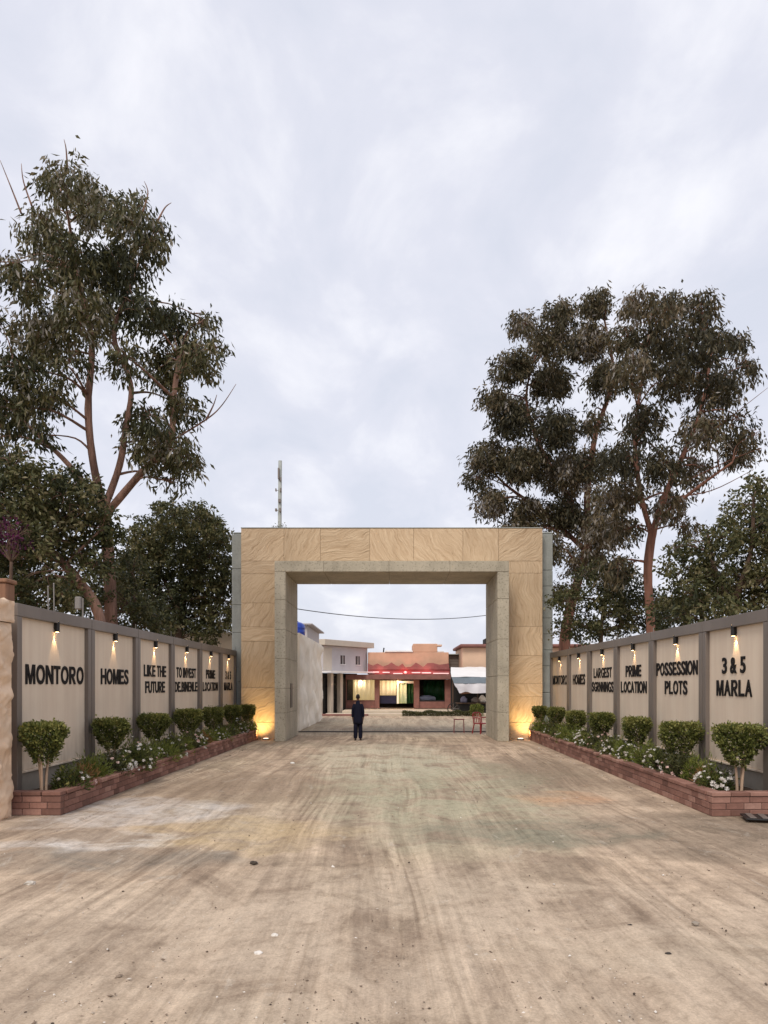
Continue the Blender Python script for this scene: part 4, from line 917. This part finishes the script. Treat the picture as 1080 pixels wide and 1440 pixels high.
# tarpaulin stall
t = thing('tarpaulin_stall', (6.2, 51.5, 0), 'street stall under white tarpaulin awning right behind the arch', 'stall')
def sheetmesh(name, rows, mat, th=0.03, wob=0.05, seed=1):
    # rows: list of (x0,x1,y,z) from top to bottom
    m = MB(); n = 24
    for j, (x0, x1, y, z) in enumerate(rows):
        for i in range(n+1):
            x = x0+(x1-x0)*i/n; w = wob*(float(vnoise(np.array(x*2.3), np.array(j*1.7), seed))-0.5); m.v.append((x, y+w, z+w*0.8))
    k = len(m.v); m.v += [(x, y+th, z-th*0.2) for x, y, z in m.v]
    for j in range(len(rows)-1):
        for i in range(n):
            a = j*(n+1)+i; m.f += [(a, a+n+1, a+n+2, a+1), (k+a, k+a+1, k+a+n+2, k+a+n+1)]
    return m.build(name, mat, t, True)
q = lambda px, py, D: P(px, py, D)
def rw(px0, py, D, px1=715): a = P(px0, py, D); b = P(px1, py, D); return (a[0], b[0], D, a[2])
sheetmesh('tarpaulin', [rw(634,938,53.4), rw(634,942,52.6), rw(634,947,51.8), rw(635,952,51.0)], M['white_paint'], 0.03, 0.12)
sheetmesh('blue_band', [rw(635,952.3,50.96), rw(637,957,50.9), rw(638,961,50.86)], M['bluegrey'], 0.02, 0.06)
sheetmesh('clear_skirt', [rw(638,960.6,50.9), rw(640,964,50.8), rw(643,969,50.75), rw(646,973.5,50.7)], M['sheet'], 0.02, 0.22, 4)
for px in (637, 672, 706):
    a = P(px, 955, 51.3); MB().tube([(a[0],51.35,0),(a[0],51.35,a[2])], 0.035, 8).build('pole', M['bark3'], t)
a = P(634,942,53.3); MB().cbox(a[0], 9, 53.2, 53.35, 0, 2.9, 0.01).build('back_panel', M['dark'], t)
a = P(648,975,50.95); MB().tube([(a[0],51.0,a[2]),(a[0]+3.2,51.0,a[2]+0.3)], 0.06, 8).build('cross_beam', M['brown'], t)
MB().cbox(sx(641)*0.95, 8.4, 51.7, 52.7, 0.72, 0.80, 0.01).build('counter_top', M['bark3'], t); MB().cbox(sx(641)*0.95+.1, 8.3, 51.8, 52.6, 0.0, 0.717, 0.01).build('counter_front', M['dark'], t)
def sack(px, D, z, r, h, mat, label):
    x = (px-VX)/F*D; m = MB().lathe((x, D, z), [(r*.8,0),(r,h*.2),(r*.95,h*.6),(r*.55,h*.85),(r*.3,h)], 12); m.v = [(a+random.uniform(-.03,.03), b+random.uniform(-.03,.03), max(z, c+random.uniform(-.02,.02))) for a, b, c in m.v]
    tag(m.build('sack', mat, None, True), label, 'sack', 'sacks on the stall')
sack(652, 52.1, 0.80, 0.24, 0.42, M['greycloth'], 'grey sack on the left of the stall counter'); sack(668, 52.1, 0.80, 0.30, 0.36, M['frame'], 'brown sack in the middle of the stall counter'); sack(678, 52.2, 0.80, 0.26, 0.5, M['white_wall'], 'pale sack on the right of the stall counter')
a = P(638,986,51.2); t = thing('cart_wheel', (a[0]-0.02, 51.1, 0), 'small dark spoked wheel leaning by the stall', 'wheel'); m = MB(); r = 0.38
ring = lambda rr, z_=0: [(a[0]-0.02+rr*math.cos(k*math.pi/10), 51.1, r+0.03+rr*math.sin(k*math.pi/10)) for k in range(21)]
m.tube(ring(r), 0.032, 6, False); m.build('tyre', M['black'], t)
for k in range(8):
    m = MB(); m.tube([(a[0]-0.02,51.1,r+0.03),(a[0]-0.02+r*math.cos(k*math.pi/4),51.1,r+0.03+r*math.sin(k*math.pi/4))], 0.008, 5); m.build('spoke', M['rod'], t)

# kerb, pavement in front of the shops, hedge strip
kb = MB().cbox(-4.4, 9.5, 49.9, 51.15, -0.02, 0.13, 0.02).build('pavement', M['pave']); tag(kb, kind='structure')
kb = MB().cbox(-5, -1.6, 49.6, 49.88, -0.02, 0.12, 0.03).build('kerb', M['redbrick']); tag(kb, kind='structure')
def hedge(px0, px1, D, h, leaf, name, label):
    x0, x1 = (px0-VX)/F*D, (px1-VX)/F*D; t = thing(name, ((x0+x1)/2, D, 0), label, 'hedge'); n = int(900*(x1-x0)); u = RNG.uniform(0,1,n)
    X_ = x0+u*(x1-x0); hh = h*(0.55+0.65*vnoise(X_*2.2, X_*0, 3)); a = RNG.uniform(0,np.pi,n); rr = RNG.uniform(0.3,1,n)**.5
    C = np.stack([X_, D+0.28*np.cos(a)*rr, np.sin(a)*hh*rr], 1); dr = unit(np.stack([RNG.normal(size=n), np.cos(a), np.sin(a)+.3], 1))
    leaves_object('foliage', C, dr, RNG.uniform(0.06,0.12,n), RNG.uniform(0.04,0.06,n), leaf, t, RNG.uniform(0,1,n)); m = MB()
    for k in range(12): xx = x0+(x1-x0)*(k+.5)/12; m.tube([(xx,D,0),(xx+.05,D,h*.6)], [0.015,0.006], 5)
    m.build('stems', M['bark3'], t)
hedge(566, 668, 49.4, 0.36, M['leaf_dark'], 'low_hedge', 'low ragged hedge along the kerb before the shops')
hedge(661, 680, 49.0, 0.85, M['leaf_lime'], 'lime_bush', 'yellow green bush at the right end of the low hedge')

# red chair and side stool behind the arch
def chair(x, y, ang):
    t = thing('red_chair', (x, y, 0), 'red plastic armchair by the right foot of the arch', 'chair'); mat = M['redplastic']
    def bb(name, *a): m = MB().cbox(*a, 0.008); m.v = [(p+x, q_+y, z) for p, q_, z in m.v]; m.rotz(ang, (x, y)); return m.build(name, mat, t)
    def tb(name, pts, r): m = MB(); m.tube([(p+x, q_+y, z) for p, q_, z in pts], r, 8); m.rotz(ang, (x, y)); return m.build(name, mat, t)
    bb('seat', -.24,.24,-.22,.22,.40,.44)
    for sx_ in (-1,1):
        tb('leg', [(sx_*.22,-.20,.40),(sx_*.26,-.25,0)], .025); tb('leg', [(sx_*.20,.20,.40),(sx_*.24,.28,0)], .025)
        tb('armrest', [(sx_*.25,-.22,.42),(sx_*.27,-.22,.64),(sx_*.27,.0,.66),(sx_*.24,.24,.64)], .022)
    bk = tb('back_frame', [(-.22,.20,.42),(-.22,.28,.80),(-.12,.30,.86),(.12,.30,.86),(.22,.28,.80),(.22,.20,.42)], .022)
    for k in range(4): m = MB(); xx = -.15+k*.1; m.tube([(xx+x,.205+y,.44),(xx+x,.285+y,.84)], .016, 6); m.rotz(ang,(x,y)); m.build('back_slat', mat, bk)
chair(3.60, 31.6, R(35))
x, y = (644.5-VX)/F*32.3, 32.0; t = thing('stool', (x, y, 0), 'thin reddish metal stool frame left of the red chair', 'stool')
for a in ((-1,-1),(1,-1),(1,1),(-1,1)): MB().tube([(x+a[0]*.21,y+a[1]*.17,0),(x+a[0]*.19,y+a[1]*.15,.55)], .011, 7).build('leg', M['redcloth'], t)
MB().cbox(x-.22,x+.22,y-.18,y+.18,.55,.585,.01).build('seat', M['redcloth'], t)

# overhead cable strung between two poles behind the arch pillars
def upole(x, y, z, label):
    t = thing('utility_pole', (x, y, 0), label, 'pole', 'utility poles'); MB().tube([(x,y,-.1),(x,y,z)], [.11,.08], 10).build('shaft', M['flank'], t, True)
    MB().cbox(x-.4,x+.4,y-.05,y+.05,z-.35,z-.25,.01).build('cross_arm', M['frame'], t); MB().lathe((x,y,z), [(.04,0),(.055,.03),(.03,.07),(.045,.10),(.02,.14)], 10).build('insulator', M['white_paint'], t)
pa, pb = P(392,852,31.9), P(728,858,46.0)
upole(pa[0], pa[1], pa[2]-0.1, 'utility pole behind the left pillar of the arch'); upole(pb[0], pb[1], pb[2]-0.1, 'utility pole behind the right pillar of the arch')
m = MB(); pts = [Vector(pa).lerp(Vector(pb), k/30) - Vector((0,0,0.55*4*(k/30)*(1-k/30))) for k in range(31)]; m.tube(pts, 0.018, 6); tag(m.build('overhead_cable', M['black']), 'thin overhead cable sagging across the arch opening', 'cable')

# far telecom mast and the sprig on the arch
Dm = 85.0; bx_, _, mz = P(394,648,Dm); t = thing('telecom_mast', (bx_, Dm, 0), 'slim grey telecom mast rising far behind the arch', 'mast')
MB().tube([(bx_-.1,Dm,-.1),(bx_-.08,Dm,mz*.55),(bx_,Dm,mz)], [.30,.22,.20], 12).build('shaft', M['flank'], t, True)
for py, w, h_, dx in ((667,.09,1.2,-.12),(675,.07,.4,.1),(690,.06,.3,-.42),(690,.08,.4,.12),(705,.14,.35,-.02),(718,.10,.3,-.4),(718,.10,.4,.05)):
    z = P(0,py,Dm)[2]; MB().cbox(bx_+dx-w, bx_+dx+w, Dm-.45, Dm-.15, z-h_/2, z+h_/2, .02).build('antenna', M['frame'], t); MB().tube([(bx_+dx,Dm-.16,z),(bx_,Dm,z)], .03, 6).build('bracket', M['rod'], t)
xs_ = (391-VX)/F*28.6; t = thing('roof_weed', (xs_, 28.8, ZT+0.035), 'tiny weed sprig growing on top of the arch', 'plant')
n = 60; C = np.stack([xs_+RNG.normal(0,.13,n), 28.8+RNG.normal(0,.06,n), ZT+0.05+np.abs(RNG.normal(0,.09,n))], 1); leaves_object('foliage', C, unit(RNG.normal(size=(n,3))+np.array([0,0,.6])), RNG.uniform(.05,.1,n), RNG.uniform(.02,.05,n), M['leaf_dark'], t, RNG.uniform(0,1,n))
m = MB()
for k in range(6): m.tube([(xs_+(k-2.5)*.03,28.8,ZT+.03),(xs_+(k-2.5)*.11,28.8+.02*k,ZT+.17)], [.006,.003], 4)
m.build('stems', M['bark3'], t)

# ------------------------------------------------------------------ the person walking through the gate
def person(x, y):
    t = thing('person', (x, y, 0), 'person in long navy tunic and trousers standing under the arch, back turned', 'person'); t.scale = (0.80, 0.92, 1.0)
    skin = simple('skin', srgb(120,84,66), 0.6, 0.1, 10); navy = simple('navy_cloth', srgb(14,16,36), 0.85, 0.25, 5, 0.3, bd=0.02, stretch=(3,3,0.5)); hair = simple('black_hair', (0.012,0.010,0.010), 0.6, 0.3, 20, 0.3); shoe = simple('dark_shoe', srgb(60,44,36), 0.6, 0.2, 10)
    V = []; Rr = []; E = []
    def add(p, r, par=None):
        V.append(p); Rr.append(r if isinstance(r, tuple) else (r, r))
        if par is not None: E.append((par, len(V)-1))
        return len(V)-1
    pel = add((0,0,.88),(.135,.10)); wa = add((0,.0,1.05),(.125,.09),pel); ch = add((0,-.01,1.25),(.155,.10),wa); nb = add((0,-.005,1.37),(.08,.07),ch); nk = add((0,0,1.43),.05,nb); hd0 = add((0,.01,1.50),(.072,.085),nk); hd1 = add((0,.01,1.585),(.07,.085),hd0); add((0,.01,1.63),(.04,.05),hd1)
    for s in (-1,1):
        sh = add((s*.165,0,1.335),.055,ch); el = add((s*.225,-.02,1.06),.043,sh); wr = add((s*.235,.03,.83),.03,el); pm_ = add((s*.235,.045,.765),(.022,.038),wr)
        for q in range(4): f1 = add((s*.235,.015+q*.021,.71),.0085,pm_); add((s*.225,.02+q*.02,.67-.006*abs(q-1.5)),.0075,f1)
        th_ = add((s*.222,.085,.745),.009,pm_); add((s*.218,.10,.71),.008,th_)
        hp = add((s*.085,0,.82),.085,pel); kn = add((s*.10,(.03 if s > 0 else -.02),.47),.058,hp); an = add((s*.11,-.02,.09),.04,kn); fo = add((s*.115,.05,.04),(.038,.035),an); add((s*.125,.14,.03),(.036,.025),fo)
    me = bpy.data.meshes.new('body'); me.from_pydata(V, E, []); o = link(bpy.data.objects.new('body', me)); me.materials.append(skin); o.parent = t
    sk_ = o.modifiers.new('skin', 'SKIN'); o.modifiers.new('sub', 'SUBSURF').levels = 1; o.modifiers['sub'].render_levels = 2
    bpy.context.view_layer.update()
    if not me.skin_vertices: me.attributes
    lay = me.skin_vertices[0].data
    for i, r in enumerate(Rr): lay[i].radius = r
    lay[pel].use_root = True
    def loft(name, rings, mat, n=20, wob=0.0):
        m = MB(); 
        for (cx_, cy_, z, rx, ry) in rings:
            for j in range(n):
                a = 2*math.pi*j/n; w = 1+wob*math.sin(a*5+z*3)*(1.35-z); m.v.append((x+cx_+rx*w*math.cos(a), y+cy_+ry*w*math.sin(a), z))
        for i in range(len(rings)-1):
            for j in range(n): a, b = i*n+j, i*n+(j+1) % n; m.f.append((a, b, b+n, a+n))
        m.f.append(tuple(range(n-1,-1,-1))); e_ = (len(rings)-1)*n; m.f.append(tuple(range(e_, e_+n)))
        return m.build(name, mat, t, True)
    tu = loft('tunic', [(0,0,.60,.225,.165),(0,0,.70,.215,.16),(0,0,.85,.20,.15),(0,0,1.05,.178,.135),(0,0,1.20,.192,.135),(0,0,1.29,.175,.12),(0,0,1.355,.115,.10),(0,0,1.41,.075,.075),(0,0,1.44,.062,.066)], navy, 24, .05)
    for s in (-1,1):
        m = MB(); sp_, ro = smooth_path([(x+s*.125,y,1.315),(x+s*.185,y-.01,1.22),(x+s*.228,y-.02,1.06),(x+s*.238,y+.025,.845)], [.062,.074,.066,.052], 4); m.tube(sp_, ro, 12); m.build('sleeve', navy, tu, True)
        dy = .03 if s > 0 else -.02
        loft('trouser_leg', [(s*.11,-.02,.075,.075,.075),(s*.112,-.015,.12,.088,.088),(s*.108,dy*.6,.30,.095,.10),(s*.10,dy,.48,.10,.11),(s*.092,dy*.4,.70,.105,.12)], navy, 16, .04)
        m = MB().lathe((0,0,0), [(.8,0),(1,.25),(.95,.55),(.55,.95)], 14); m.v = [(x+s*.117+a*.05, y+.045+b*.135, c*.075) for a, b, c in m.v]; m.build('shoe', shoe, t, True)
    m = MB().lathe((0,0,0), [(.55,-.62),(.88,-.42),(1.0,-.05),(.95,.35),(.72,.72),(.3,.93)], 18); m.v = [(x+a*.088, y-.008+b*.10, 1.565+c*.105) for a, b, c in m.v]
    m.build('hair', hair, t, True)
    # the face looks away from the camera: nose, mouth and eyes on the far side, ears at the sides
    for s in (-1,1):
        m = MB().lathe((0,0,0), [(.5,-1),(1,-.4),(1,.4),(.5,1)], 8); m.v = [(x+s*.088+a*.010, y+.015+b*.018, 1.545+c*.03) for a, b, c in m.v]; m.build('ear', skin, t, True)
person(-1.27, 27.75)
